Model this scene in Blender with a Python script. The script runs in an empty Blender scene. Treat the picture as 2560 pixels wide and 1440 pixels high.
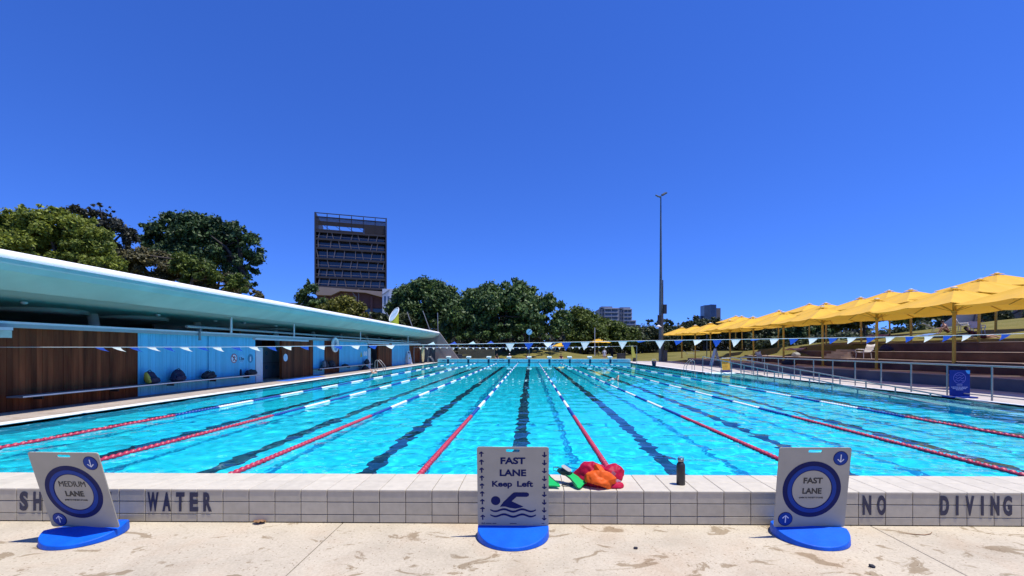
import bpy, math, random
import numpy as np
from mathutils import Vector, Matrix

# ------------------------------------------------------------------ camera, sky, sun, exposure
S = bpy.context.scene
F, CX, CY, HC = 1100.0, 1310.0, 873.0, 1.64          # focal length and principal point in pixels of the 2560 px photo
YAW = math.radians(0.8)
CA, SA = math.cos(YAW), math.sin(YAW)
cam = bpy.data.cameras.new('camera')
cam_o = bpy.data.objects.new('camera', cam)
S.collection.objects.link(cam_o)
S.camera = cam_o
cam_o.location = (0, 0, HC)
cam_o.rotation_euler = (math.radians(90), 0, YAW)
cam.sensor_width = 36
cam.lens = F / 2560 * 36
cam.shift_x = -(CX - 1280) / 2560
cam.shift_y = (CY - 720) / 2560
cam.clip_start = 0.05
cam.clip_end = 4000

SUN = Vector((0.30, -0.065, 1.0)).normalized()
W = bpy.data.worlds.new("World")
S.world = W
W.use_nodes = True
wn = W.node_tree
sky = wn.nodes.new('ShaderNodeTexSky')
sky.sky_type = 'NISHITA'
sky.sun_disc = False
sky.sun_elevation = math.asin(SUN.z)
sky.sun_rotation = math.atan2(SUN.x, SUN.y)
sky.altitude = 1500
sky.air_density = 1.0
sky.dust_density = 0.0
sky.ozone_density = 3.0
tcs = wn.nodes.new('ShaderNodeTexCoord')
va = wn.nodes.new('ShaderNodeVectorMath'); va.operation = 'ADD'; va.inputs[1].default_value = (0, 0, 0.07)
vn = wn.nodes.new('ShaderNodeVectorMath'); vn.operation = 'NORMALIZE'
wn.links.new(tcs.outputs['Generated'], va.inputs[0]); wn.links.new(va.outputs[0], vn.inputs[0])
wn.links.new(vn.outputs[0], sky.inputs['Vector'])
hs = wn.nodes.new('ShaderNodeHueSaturation')
hs.inputs['Saturation'].default_value = 1.12
cm = wn.nodes.new('ShaderNodeMix'); cm.data_type = 'RGBA'; cm.blend_type = 'MULTIPLY'; cm.inputs[0].default_value = 1.0
cm.inputs[7].default_value = (0.34, 0.52, 1.04, 1)
wn.links.new(sky.outputs[0], hs.inputs['Color'])
wn.links.new(hs.outputs[0], cm.inputs[6])
wn.links.new(cm.outputs[2], wn.nodes['Background'].inputs[0])
wn.nodes['Background'].inputs[1].default_value = 0.15

sl = bpy.data.lights.new('sun', 'SUN')
sl.energy = 4.0
sl.angle = math.radians(0.5)
sl.color = (1.0, 0.955, 0.89)
sun_o = bpy.data.objects.new('sun', sl)
S.collection.objects.link(sun_o)
sun_o.rotation_euler = SUN.to_track_quat('Z', 'Y').to_euler()
sl.cycles.is_caustics_light = True

S.view_settings.view_transform = 'Standard'
S.view_settings.look = 'None'
S.view_settings.exposure = 0.45
S.view_settings.gamma = 1.0
S.cycles.use_denoising = True
S.cycles.max_bounces = 10
S.cycles.transparent_max_bounces = 12

# ------------------------------------------------------------------ helpers
def at_D(u, v, D):
    q = (u - CX) / F
    return Vector((D * (q * CA - SA), D * (q * SA + CA), HC - (v - CY) / F * D))
def at_z(u, v, z=0.0):
    return at_D(u, v, (HC - z) * F / (v - CY))
def at_X(u, v, X):
    q = (u - CX) / F
    return at_D(u, v, X / (q * CA - SA))
def at_Y(u, v, Y):
    q = (u - CX) / F
    return at_D(u, v, Y / (q * SA + CA))
def YX(u, X):
    return at_X(u, CY, X).y

def tag(o, label=None, cat=None, group=None, kind=None):
    if label: o['label'] = label
    if cat: o['category'] = cat
    if group: o['group'] = group
    if kind: o['kind'] = kind
    return o

def empty(name, loc=(0, 0, 0), rz=0.0, label=None, cat=None, group=None):
    o = bpy.data.objects.new(name, None)
    S.collection.objects.link(o)
    o.location = loc
    o.rotation_euler = (0, 0, rz)
    o.empty_display_size = 0.1
    return tag(o, label, cat, group)

KIDS = {}
def link(name, me, mats, parent=None, loc=(0, 0, 0), rot=(0, 0, 0), smooth=False, bevel=0, seg=2):
    o = bpy.data.objects.new(name, me)
    S.collection.objects.link(o)
    if not isinstance(mats, (list, tuple)): mats = [mats]
    if not me.materials:
        for m in mats: me.materials.append(m)
    if smooth:
        me.polygons.foreach_set('use_smooth', [True] * len(me.polygons))
    o.location = loc
    o.rotation_euler = rot
    if parent is not None:
        o.parent = parent
        KIDS.setdefault(parent.name, []).append(o)
    if bevel:
        b = o.modifiers.new('Bevel', 'BEVEL')
        b.width = bevel; b.segments = seg; b.limit_method = 'ANGLE'; b.angle_limit = math.radians(40)
    return o

def copy_tree(o, parent=None):
    c = o.copy()
    S.collection.objects.link(c)
    if parent is not None:
        c.parent = parent
    KIDS[c.name] = []
    for ch in KIDS.get(o.name, []):
        KIDS[c.name].append(copy_tree(ch, c))
    return c

class MB:
    """collects shapes for ONE mesh object"""
    def __init__(s):
        s.v, s.f, s.m, s.sm = [], [], [], []
    def add(s, vs, fs, m=0, smooth=False):
        n = len(s.v)
        s.v += [tuple(p) for p in vs]
        for f in fs:
            s.f.append([n + i for i in f]); s.m.append(m); s.sm.append(smooth)
        return s
    def box(s, x0, x1, y0, y1, z0, z1, m=0):
        v = [(x0, y0, z0), (x1, y0, z0), (x1, y1, z0), (x0, y1, z0), (x0, y0, z1), (x1, y0, z1), (x1, y1, z1), (x0, y1, z1)]
        return s.add(v, [(3, 2, 1, 0), (4, 5, 6, 7), (0, 1, 5, 4), (1, 2, 6, 5), (2, 3, 7, 6), (3, 0, 4, 7)], m)
    def bar(s, a, b, w, h, m=0):
        """box beam from a to b, w sideways, h up"""
        a, b = Vector(a), Vector(b)
        d = (b - a).normalized()
        up = Vector((0, 0, 1)) if abs(d.z) < 0.95 else Vector((0, 1, 0))
        r = d.cross(up).normalized(); u = r.cross(d).normalized()
        v = []
        for p in (a, b):
            for sx, sy in ((-1, -1), (1, -1), (1, 1), (-1, 1)):
                v.append(p + r * sx * w / 2 + u * sy * h / 2)
        return s.add(v, [(0, 1, 2, 3), (7, 6, 5, 4), (0, 4, 5, 1), (1, 5, 6, 2), (2, 6, 7, 3), (3, 7, 4, 0)], m)
    def tube(s, pts, r, n=8, m=0, closed=False):
        pts = [Vector(p) for p in pts]
        k = len(pts)
        rs = r if isinstance(r, (list, tuple)) else [r] * k
        rings = []
        prev = None
        for i, p in enumerate(pts):
            a = pts[i - 1] if i > 0 else (pts[-1] if closed else p)
            b = pts[i + 1] if i < k - 1 else (pts[0] if closed else p)
            d = (b - a).normalized()
            if prev is None:
                ref = Vector((0, 0, 1)) if abs(d.z) < 0.9 else Vector((1, 0, 0))
                x = d.cross(ref).normalized()
            else:
                x = (prev - d * prev.dot(d)).normalized()
            prev = x
            y = d.cross(x)
            rings.append([p + (x * math.cos(2 * math.pi * j / n) + y * math.sin(2 * math.pi * j / n)) * rs[i] for j in range(n)])
        v = [q for rg in rings for q in rg]
        f = []
        for i in range(k if closed else k - 1):
            i2 = (i + 1) % k
            for j in range(n):
                j2 = (j + 1) % n
                f.append((i * n + j, i * n + j2, i2 * n + j2, i2 * n + j))
        s.add(v, f, m, True)
        if not closed:
            s.add(rings[0], [tuple(reversed(range(n)))], m)
            s.add(rings[-1], [tuple(range(n))], m)
        return s
    def lathe(s, prof, n=16, c=(0, 0, 0), m=0, axis='Z', smooth=True):
        v = []
        for r, z in prof:
            for j in range(n):
                a = 2 * math.pi * j / n
                p = (r * math.cos(a), r * math.sin(a), z)
                if axis == 'Y': p = (p[0], z, p[1])
                if axis == 'X': p = (z, p[0], p[1])
                v.append((p[0] + c[0], p[1] + c[1], p[2] + c[2]))
        f = []
        for i in range(len(prof) - 1):
            for j in range(n):
                j2 = (j + 1) % n
                q = (i * n + j, i * n + j2, (i + 1) * n + j2, (i + 1) * n + j)
                f.append(q if axis != 'Y' else q[::-1])
        k = len(prof) - 1
        e0 = tuple(reversed(range(n))); e1 = tuple(k * n + j for j in range(n))
        if axis == 'Y': e0, e1 = e0[::-1], e1[::-1]
        s.add(v, f, m, smooth)
        b = len(s.v) - len(v)
        for e in (e0, e1):
            s.f.append([b + i for i in e]); s.m.append(m); s.sm.append(False)
        return s
    def prism(s, poly, vec, m=0):
        """closed outline (3D points) swept along vec"""
        n = len(poly); vec = Vector(vec)
        a = [Vector(p) for p in poly]
        v = a + [p + vec for p in a]
        f = [tuple(range(n))[::-1], tuple(range(n, 2 * n))]
        f += [(i, (i + 1) % n, n + (i + 1) % n, n + i) for i in range(n)]
        return s.add(v, f, m)
    def grid(s, P, m=0, smooth=True):
        """P[i][j] of points"""
        ni, nj = len(P), len(P[0])
        v = [p for row in P for p in row]
        f = [(i * nj + j, i * nj + j + 1, (i + 1) * nj + j + 1, (i + 1) * nj + j) for i in range(ni - 1) for j in range(nj - 1)]
        return s.add(v, f, m, smooth)
    def mesh(s, name):
        me = bpy.data.meshes.new(name)
        me.from_pydata(s.v, [], s.f)
        me.polygons.foreach_set('material_index', s.m)
        me.polygons.foreach_set('use_smooth', s.sm)
        me.update()
        return me
    def build(s, name, mats, parent=None, loc=(0, 0, 0), rot=(0, 0, 0), bevel=0, seg=2):
        me = s.mesh(name)
        if not isinstance(mats, (list, tuple)): mats = [mats]
        for mt in mats: me.materials.append(mt)
        return link(name, me, mats, parent, loc, rot, False, bevel, seg)

def to_mesh(tmp, name):
    S.collection.objects.link(tmp)
    dg = bpy.context.evaluated_depsgraph_get()
    dg.update()
    me = bpy.data.meshes.new_from_object(tmp.evaluated_get(dg))
    me.name = name
    me.materials.clear()
    bpy.data.objects.remove(tmp)
    return me

def upright(me, flip=False):
    """flat XY drawing -> standing in XZ, drawn side facing -Y"""
    me.transform(Matrix.Rotation(math.radians(90), 4, 'X'))
    me.update()
    return me

def shape(name, loops, depth, mat, parent=None, loc=(0, 0, 0), rot=(0, 0, 0), flat=False, bevel=0):
    """filled outline with holes (2D loops), depth thick, standing in XZ facing -Y (or flat on XY)"""
    cu = bpy.data.curves.new(name, 'CURVE')
    cu.dimensions = '2D'; cu.fill_mode = 'BOTH'; cu.extrude = depth / 2
    if bevel: cu.bevel_depth = bevel; cu.offset = -bevel
    for lp in loops:
        sp = cu.splines.new('POLY')
        sp.points.add(len(lp) - 1)
        for i, p in enumerate(lp): sp.points[i].co = (p[0], p[1], 0, 1)
        sp.use_cyclic_u = True
    me = to_mesh(bpy.data.objects.new(name, cu), name)
    if not flat: upright(me)
    return link(name, me, mat, parent, loc, rot)

def text(name, body, height, mat, parent=None, loc=(0, 0, 0), rot=(0, 0, 0), width=None, depth=0.003, bold=0.0, flat=False):
    """lettering, centred, scaled to a cap height and (if given) a total width"""
    cu = bpy.data.curves.new(name, 'FONT')
    cu.body = body; cu.size = 1; cu.extrude = 0.5; cu.offset = bold; cu.resolution_u = 4
    me = to_mesh(bpy.data.objects.new(name, cu), name)
    co = np.empty(len(me.vertices) * 3); me.vertices.foreach_get('co', co); co = co.reshape(-1, 3)
    mn, mx = co.min(0), co.max(0)
    capcu = 0.729 + 2 * bold
    sc = height / capcu
    sx = sc if width is None else width / (mx[0] - mn[0])
    co[:, 0] = (co[:, 0] - (mn[0] + mx[0]) / 2) * sx
    co[:, 1] = (co[:, 1] - 0.3645) * sc
    co[:, 2] = co[:, 2] * depth
    me.vertices.foreach_set('co', co.ravel()); me.update()
    if not flat: upright(me)
    return link(name, me, mat, parent, loc, rot)

def circ(r, n=40, cx=0, cy=0, ry=None):
    ry = r if ry is None else ry
    return [(cx + r * math.cos(2 * math.pi * i / n), cy + ry * math.sin(2 * math.pi * i / n)) for i in range(n)]
def rrect(x0, x1, y0, y1, r, n=5):
    out = []
    for cx, cy, a0 in ((x1 - r, y1 - r, 0), (x0 + r, y1 - r, 90), (x0 + r, y0 + r, 180), (x1 - r, y0 + r, 270)):
        for i in range(n + 1):
            a = math.radians(a0 + 90 * i / n)
            out.append((cx + r * math.cos(a), cy + r * math.sin(a)))
    return out

# ------------------------------------------------------------------ materials
MATS = {}
def M(name, c, rough=0.6, var=0.12, scale=6.0, metal=0.0, bump=0.0, bscale=None, translucent=0.0, spec=0.5, island=0.0, dark=None, coat=0.0, sheen=0.0):
    """principled surface with a procedural colour variation; island = random brightness per loose piece"""
    if name in MATS: return MATS[name]
    m = bpy.data.materials.new(name)
    m.use_nodes = True
    nt = m.node_tree
    b = nt.nodes['Principled BSDF']
    b.inputs['Roughness'].default_value = rough
    b.inputs['Metallic'].default_value = metal
    b.inputs['Specular IOR Level'].default_value = spec
    if sheen: b.inputs['Sheen Weight'].default_value = sheen
    if coat: b.inputs['Coat Weight'].default_value = coat
    tc = nt.nodes.new('ShaderNodeTexCoord')
    nz = nt.nodes.new('ShaderNodeTexNoise')
    nz.inputs['Scale'].default_value = scale; nz.inputs['Detail'].default_value = 6
    nt.links.new(tc.outputs['Object'], nz.inputs['Vector'])
    rp = nt.nodes.new('ShaderNodeValToRGB')
    d = dark or tuple(x * (1 - var) for x in c)
    hi = tuple(min(1, x * (1 + var)) for x in c)
    rp.color_ramp.elements[0].position = 0.3; rp.color_ramp.elements[0].color = (*d, 1)
    rp.color_ramp.elements[1].position = 0.7; rp.color_ramp.elements[1].color = (*hi, 1)
    nt.links.new(nz.outputs[0], rp.inputs[0])
    col = rp.outputs[0]
    if island:
        g = nt.nodes.new('ShaderNodeNewGeometry')
        mr = nt.nodes.new('ShaderNodeMapRange')
        mr.inputs[3].default_value = 1 - island; mr.inputs[4].default_value = 1 + island
        nt.links.new(g.outputs['Random Per Island'], mr.inputs[0])
        mx = nt.nodes.new('ShaderNodeVectorMath'); mx.operation = 'SCALE'
        nt.links.new(col, mx.inputs[0]); nt.links.new(mr.outputs[0], mx.inputs['Scale'])
        col = mx.outputs[0]
    nt.links.new(col, b.inputs['Base Color'])
    if bump:
        n2 = nt.nodes.new('ShaderNodeTexNoise')
        n2.inputs['Scale'].default_value = bscale or scale * 6; n2.inputs['Detail'].default_value = 5
        nt.links.new(tc.outputs['Object'], n2.inputs['Vector'])
        bp = nt.nodes.new('ShaderNodeBump'); bp.inputs['Strength'].default_value = bump; bp.inputs['Distance'].default_value = 0.02
        nt.links.new(n2.outputs[0], bp.inputs['Height']); nt.links.new(bp.outputs[0], b.inputs['Normal'])
    if translucent:
        t = nt.nodes.new('ShaderNodeBsdfTranslucent')
        nt.links.new(col, t.inputs['Color'])
        mix = nt.nodes.new('ShaderNodeMixShader'); mix.inputs[0].default_value = translucent
        nt.links.new(b.outputs[0], mix.inputs[1]); nt.links.new(t.outputs[0], mix.inputs[2])
        nt.links.new(mix.outputs[0], nt.nodes['Material Output'].inputs[0])
    MATS[name] = m
    return m

def ramp(nt, src, stops):
    r = nt.nodes.new('ShaderNodeValToRGB')
    e = r.color_ramp.elements
    e[0].position, e[0].color = stops[0][0], (*stops[0][1], 1)
    e[1].position, e[1].color = stops[-1][0], (*stops[-1][1], 1)
    for p, c in stops[1:-1]:
        k = e.new(p); k.color = (*c, 1)
    nt.links.new(src, r.inputs[0])
    return r.outputs[0]
def mixc(nt, f, a, b, mode='MIX', fac=None):
    m = nt.nodes.new('ShaderNodeMix'); m.data_type = 'RGBA'; m.blend_type = mode
    if f is not None: nt.links.new(f, m.inputs[0])
    else: m.inputs[0].default_value = fac
    for i, s_ in ((6, a), (7, b)):
        if isinstance(s_, tuple): m.inputs[i].default_value = (*s_, 1)
        else: nt.links.new(s_, m.inputs[i])
    return m.outputs[2]
def noise(nt, vec, scale, detail=4, rough=0.5, dist=0.0):
    n = nt.nodes.new('ShaderNodeTexNoise')
    n.inputs['Scale'].default_value = scale; n.inputs['Detail'].default_value = detail
    n.inputs['Roughness'].default_value = rough; n.inputs['Distortion'].default_value = dist
    nt.links.new(vec, n.inputs['Vector'])
    return n.outputs[0]
def mapping(nt, vec, scale=(1, 1, 1), loc=(0, 0, 0)):
    m = nt.nodes.new('ShaderNodeMapping')
    m.inputs['Scale'].default_value = scale; m.inputs['Location'].default_value = loc
    nt.links.new(vec, m.inputs['Vector'])
    return m.outputs[0]

def concrete(name, base, stain, pits=True, stains=True, bright=(1, 1, 1)):
    """weathered deck concrete: soft mottling, small pits, spilled-water stains"""
    m = bpy.data.materials.new(name); m.use_nodes = True
    nt = m.node_tree; b = nt.nodes['Principled BSDF']
    b.inputs['Roughness'].default_value = 0.85; b.inputs['Specular IOR Level'].default_value = 0.25
    tc = nt.nodes.new('ShaderNodeTexCoord').outputs['Object']
    n1 = noise(nt, tc, 1.3, 6, 0.6)
    hi = tuple(min(1, c * 1.13) for c in base); lo = tuple(c * 0.84 for c in base)
    col = ramp(nt, n1, [(0.32, lo), (0.5, base), (0.72, hi)])
    n2 = noise(nt, tc, 45, 5, 0.7)
    col = mixc(nt, None, col, ramp(nt, n2, [(0.3, (0.72, 0.7, 0.68)), (0.6, (1, 1, 1))]), 'MULTIPLY', 0.75)
    if stains:
        n3 = noise(nt, mapping(nt, tc, (1.0, 1.6, 1), (3.1, 0.7, 0)), 2.7, 7, 0.64, 0.9)
        f3 = ramp(nt, n3, [(0.575, (0, 0, 0)), (0.61, (1, 1, 1))])
        col = mixc(nt, f3, col, mixc(nt, None, col, stain, 'MULTIPLY', 0.8))
        n4 = noise(nt, mapping(nt, tc, (1.4, 1.4, 1), (9.1, 4.7, 0)), 1.1, 6, 0.6, 0.4)
        f4 = ramp(nt, n4, [(0.5, (0, 0, 0)), (0.75, (0.5, 0.5, 0.5))])
        col = mixc(nt, f4, col, mixc(nt, None, col, (0.86, 0.7, 0.6), 'MULTIPLY', 1.0))
    if pits:
        vo = nt.nodes.new('ShaderNodeTexVoronoi'); vo.inputs['Scale'].default_value = 38
        wv = nt.nodes.new('ShaderNodeVectorMath'); wv.operation = 'ADD'
        nn = nt.nodes.new('ShaderNodeTexNoise'); nn.inputs['Scale'].default_value = 20
        nt.links.new(tc, nn.inputs['Vector'])
        sc = nt.nodes.new('ShaderNodeVectorMath'); sc.operation = 'SCALE'; sc.inputs['Scale'].default_value = 0.05
        nt.links.new(nn.outputs[1], sc.inputs[0]); nt.links.new(tc, wv.inputs[0]); nt.links.new(sc.outputs[0], wv.inputs[1])
        nt.links.new(wv.outputs[0], vo.inputs['Vector'])
        big = noise(nt, tc, 3.0, 3)
        thr = nt.nodes.new('ShaderNodeMath'); thr.operation = 'MULTIPLY'; thr.inputs[1].default_value = 0.42
        nt.links.new(big, thr.inputs[0])
        lt = nt.nodes.new('ShaderNodeMath'); lt.operation = 'LESS_THAN'
        nt.links.new(vo.outputs['Distance'], lt.inputs[0]); nt.links.new(thr.outputs[0], lt.inputs[1])
        # only some of the cells carry a pit
        rnd = nt.nodes.new('ShaderNodeSeparateColor'); nt.links.new(vo.outputs['Color'], rnd.inputs[0])
        gt = nt.nodes.new('ShaderNodeMath'); gt.operation = 'GREATER_THAN'; gt.inputs[1].default_value = 0.62
        nt.links.new(rnd.outputs[0], gt.inputs[0])
        an = nt.nodes.new('ShaderNodeMath'); an.operation = 'MULTIPLY'
        nt.links.new(lt.outputs[0], an.inputs[0]); nt.links.new(gt.outputs[0], an.inputs[1])
        col = mixc(nt, an.outputs[0], col, mixc(nt, None, col, (0.5, 0.42, 0.36), 'MULTIPLY', 0.8))
    nt.links.new(col, b.inputs['Base Color'])
    bp = nt.nodes.new('ShaderNodeBump'); bp.inputs['Strength'].default_value = 0.35; bp.inputs['Distance'].default_value = 0.004
    nt.links.new(noise(nt, tc, 60, 6, 0.7), bp.inputs['Height']); nt.links.new(bp.outputs[0], b.inputs['Normal'])
    return m

def tile_mat(name, c, rough=0.35, island=0.06):
    return M(name, c, rough, 0.07, 14, island=island, bump=0.03, bscale=30, spec=0.2)

def wood_mat(name, axis_scale, c0, c1, groove=0.1):
    """vertical timber boards with weathering streaks; boards run along Z"""
    m = bpy.data.materials.new(name); m.use_nodes = True
    nt = m.node_tree; b = nt.nodes['Principled BSDF']; b.inputs['Roughness'].default_value = 0.6; b.inputs['Specular IOR Level'].default_value = 0.12
    tc = nt.nodes.new('ShaderNodeTexCoord').outputs['Object']
    n1 = noise(nt, mapping(nt, tc, (axis_scale, axis_scale, 0.35)), 1.0, 6, 0.65)
    col = ramp(nt, n1, [(0.3, c0), (0.7, c1)])
    n2 = noise(nt, mapping(nt, tc, (9, 9, 0.8)), 1.0, 3)
    g = nt.nodes.new('ShaderNodeNewGeometry')
    mr = nt.nodes.new('ShaderNodeMapRange'); mr.inputs[3].default_value = 0.6; mr.inputs[4].default_value = 1.4
    nt.links.new(g.outputs['Random Per Island'], mr.inputs[0])
    mx = nt.nodes.new('ShaderNodeVectorMath'); mx.operation = 'SCALE'
    nt.links.new(mixc(nt, n2, col, mixc(nt, None, col, (0.6, 0.55, 0.5), 'MULTIPLY', 1.0)), mx.inputs[0]); nt.links.new(mr.outputs[0], mx.inputs['Scale'])
    nt.links.new(mx.outputs[0], b.inputs['Base Color'])
    return m

def grass_mat(name, a, b_, c):
    m = bpy.data.materials.new(name); m.use_nodes = True
    nt = m.node_tree; b = nt.nodes['Principled BSDF']; b.inputs['Roughness'].default_value = 0.9; b.inputs['Specular IOR Level'].default_value = 0.1
    tc = nt.nodes.new('ShaderNodeTexCoord').outputs['Object']
    col = ramp(nt, noise(nt, tc, 0.25, 6, 0.6), [(0.3, a), (0.5, b_), (0.7, c)])
    col = mixc(nt, None, col, ramp(nt, noise(nt, tc, 9, 5, 0.7), [(0.3, (0.55, 0.55, 0.5)), (0.65, (1.1, 1.1, 1.0))]), 'MULTIPLY', 0.8)
    nt.links.new(col, b.inputs['Base Color'])
    bp = nt.nodes.new('ShaderNodeBump'); bp.inputs['Strength'].default_value = 0.6; bp.inputs['Distance'].default_value = 0.05
    nt.links.new(noise(nt, tc, 18, 5, 0.7), bp.inputs['Height']); nt.links.new(bp.outputs[0], b.inputs['Normal'])
    return m

def leaf_mat(name, c, spread=0.45, trans=0.25):
    m = bpy.data.materials.new(name); m.use_nodes = True
    nt = m.node_tree; b = nt.nodes['Principled BSDF']
    b.inputs['Roughness'].default_value = 0.55; b.inputs['Specular IOR Level'].default_value = 0.3
    tc = nt.nodes.new('ShaderNodeTexCoord').outputs['Object']
    lo = tuple(x * (1 - spread) for x in c); hi = (c[0] * (1 + spread * 1.2), c[1] * (1 + spread), c[2] * (1 + spread * 0.6))
    g = nt.nodes.new('ShaderNodeNewGeometry')
    c1 = ramp(nt, g.outputs['Random Per Island'], [(0.0, lo), (0.6, c), (1.0, hi)])
    c2 = ramp(nt, noise(nt, tc, 0.5, 3), [(0.35, (0.7, 0.72, 0.75)), (0.65, (1.2, 1.12, 0.95))])
    col = mixc(nt, None, c1, c2, 'MULTIPLY', 1.0)
    nt.links.new(col, b.inputs['Base Color'])
    t = nt.nodes.new('ShaderNodeBsdfTranslucent'); nt.links.new(col, t.inputs['Color'])
    mix = nt.nodes.new('ShaderNodeMixShader'); mix.inputs[0].default_value = trans
    nt.links.new(b.outputs[0], mix.inputs[1]); nt.links.new(t.outputs[0], mix.inputs[2])
    nt.links.new(mix.outputs[0], nt.nodes['Material Output'].inputs[0])
    return m

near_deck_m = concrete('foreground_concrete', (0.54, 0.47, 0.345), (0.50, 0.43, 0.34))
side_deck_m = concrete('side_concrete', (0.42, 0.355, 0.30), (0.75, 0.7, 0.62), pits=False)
pale_deck_m = concrete('pale_concrete', (0.54, 0.495, 0.45), (0.8, 0.76, 0.7), pits=False)
white_strip_m = M('white_edge_tile', (0.80, 0.78, 0.75), 0.5, 0.05, 5)
wall_tile_m = tile_mat('wall_tile', (0.50, 0.445, 0.325))
top_tile_m = tile_mat('top_tile', (0.57, 0.515, 0.395), 0.5, 0.05)
grout_m = M('grout', (0.19, 0.16, 0.145), 0.9)
navy_m = M('navy_paint', (0.02, 0.022, 0.055), 0.5, 0.2, 20)
steel_m = M('brushed_steel', (0.34, 0.325, 0.31), 0.4, 0.1, 30, metal=0.35, spec=0.3)
white_m = M('white_plastic', (0.78, 0.78, 0.77), 0.4, 0.04)
black_m = M('black_plastic', (0.018, 0.018, 0.02), 0.45, 0.2)
darkcloth_m = M('dark_cloth', (0.02, 0.02, 0.03), 0.85, 0.4, 20, bump=0.3)
skin_m = M('skin', (0.52, 0.29, 0.20), 0.55, 0.08, 12)
hair_m = M('dark_hair', (0.02, 0.013, 0.01), 0.5, 0.3, 40)
bark_m = M('bark', (0.11, 0.085, 0.065), 0.9, 0.4, 3, bump=0.6)
darkbark_m = M('dark_bark', (0.05, 0.04, 0.035), 0.9, 0.4, 3, bump=0.6)

# ------------------------------------------------------------------ setting: terrain, decks, pool, water
PX0, PX1, PY0, PY1 = -11.45, 12.35, 4.66, 54.3       # pool
RX1 = 14.35                                         # far side of the ramp
RY1 = 31.3                                          # where the ramp leaves the water
WZ = -0.045                                         # water level
def sm(a, b, x):
    t = min(1, max(0, (x - a) / (b - a)))
    return t * t * (3 - 2 * t)
def hill_fade(y):
    return 1 - 0.72 * sm(38, 72, y)
def hill(x, y):
    z = -0.06
    if x > 18.2 and y < 140:
        prof = -0.2 + (x - 18.2) / 6.5 * 1.6 if x < 24.7 else 1.4 + min(1, (x - 24.7) / 0.5) * 0.53 + (min(x, 44) - 24.7) * 0.135
        z += prof * hill_fade(y) * (1 - sm(110, 140, y))
    z += 2.0 * math.exp(-((x + 0.5) / 10) ** 2 - ((y - 78) / 8.5) ** 2)
    return z
gx = [-900, -500, -300, -200, -150, -110, -80, -60, -45, -35, -28, -20, PX0 - 0.6, -8, -6, -4, -2, 0, 2, 4, 6, 8, 10, RX1 + 0.7, 16.5, 17.6, 18.2, 18.8, 19.5, 20.5, 21.5, 22.6, 23.7, 24.7, 25.2, 26, 28, 30, 33, 36, 40, 44, 50, 60, 75, 100, 150, 300, 600, 900]
gy = [-60, -20, -5, 2, PY0 - 0.35, 9, 12, 15, 18, 21, 24, 27, 30, 33, 36, 39, 42, 45, 48, 51, PY1 + 0.9, 58, 60, 62, 64, 66, 68, 70, 72, 74, 76, 78, 80, 82, 85, 88, 92, 97, 104, 112, 122, 135, 150, 180, 220, 300, 450, 700, 1200, 2500]
tm = MB()
P = [[(x, y, hill(x, y)) for x in gx] for y in gy]
nj = len(gx)
vs = [p for r in P for p in r]
fs = []
for i in range(len(gy) - 1):
    for j in range(nj - 1):
        if gx[j] >= PX0 - 0.61 and gx[j + 1] <= RX1 + 0.71 and gy[i] >= PY0 - 0.36 and gy[i + 1] <= PY1 + 0.91: continue
        fs.append((i * nj + j, i * nj + j + 1, (i + 1) * nj + j + 1, (i + 1) * nj + j))
tm.add(vs, fs, 0, True)
lawn_m = grass_mat('lawn_grass', (0.12, 0.115, 0.028), (0.185, 0.165, 0.045), (0.24, 0.20, 0.07))
tag(tm.build('ground', lawn_m), kind='structure')

# foreground slabs with real joints
nd = MB()
xs = [-22, -16.5, -11.6, -6.67, -1.77, 3.16, 8.08, 13.0, 18.0]
for a, b in zip(xs[:-1], xs[1:]):
    nd.box(a + 0.004, b - 0.004, -8, 4.13, -0.3, 0.0)
tag(nd.build('near_deck', near_deck_m, bevel=0.004, seg=1), kind='structure')
nb = MB(); nb.box(-22, 18, -8, 4.13, -0.32, -0.02)
tag(nb.build('deck_joint_bed', grout_m), kind='structure')
ld = MB()
for a, b in zip([4.13, 10, 16, 22, 28, 34, 40, 46, 52], [10, 16, 22, 28, 34, 40, 46, 52, 58.5]):
    ld.box(-13.0, -11.85, a + 0.004, b - 0.004, -0.3, 0.0)
    ld.box(-24.0, -13.008, a + 0.004, b - 0.004, -0.3, 0.0)
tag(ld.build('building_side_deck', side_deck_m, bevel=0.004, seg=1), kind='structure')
rd = MB()
rd.box(RX1 + 0.25, 18.6, 4.13, RY1, -0.3, 0.0)
rd.box(PX1 + 0.4, 18.6, RY1 + 0.0, 55.0, -0.3, 0.0)
rd.box(-13.5, 19.5, 55.0, 61.0, -0.3, 0.0)
tag(rd.build('terrace_side_deck', pale_deck_m), kind='structure')
es = MB()
es.box(-11.846, PX0, 4.66, 54.3, -0.3, 0.004)
es.box(PX1, PX1 + 0.396, RY1, 54.3, -0.3, 0.004)
es.box(RX1, RX1 + 0.246, 4.66, RY1 - 0.004, -0.3, 0.004)
tag(es.build('pool_edge_strip', white_strip_m, bevel=0.015), kind='structure')

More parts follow.
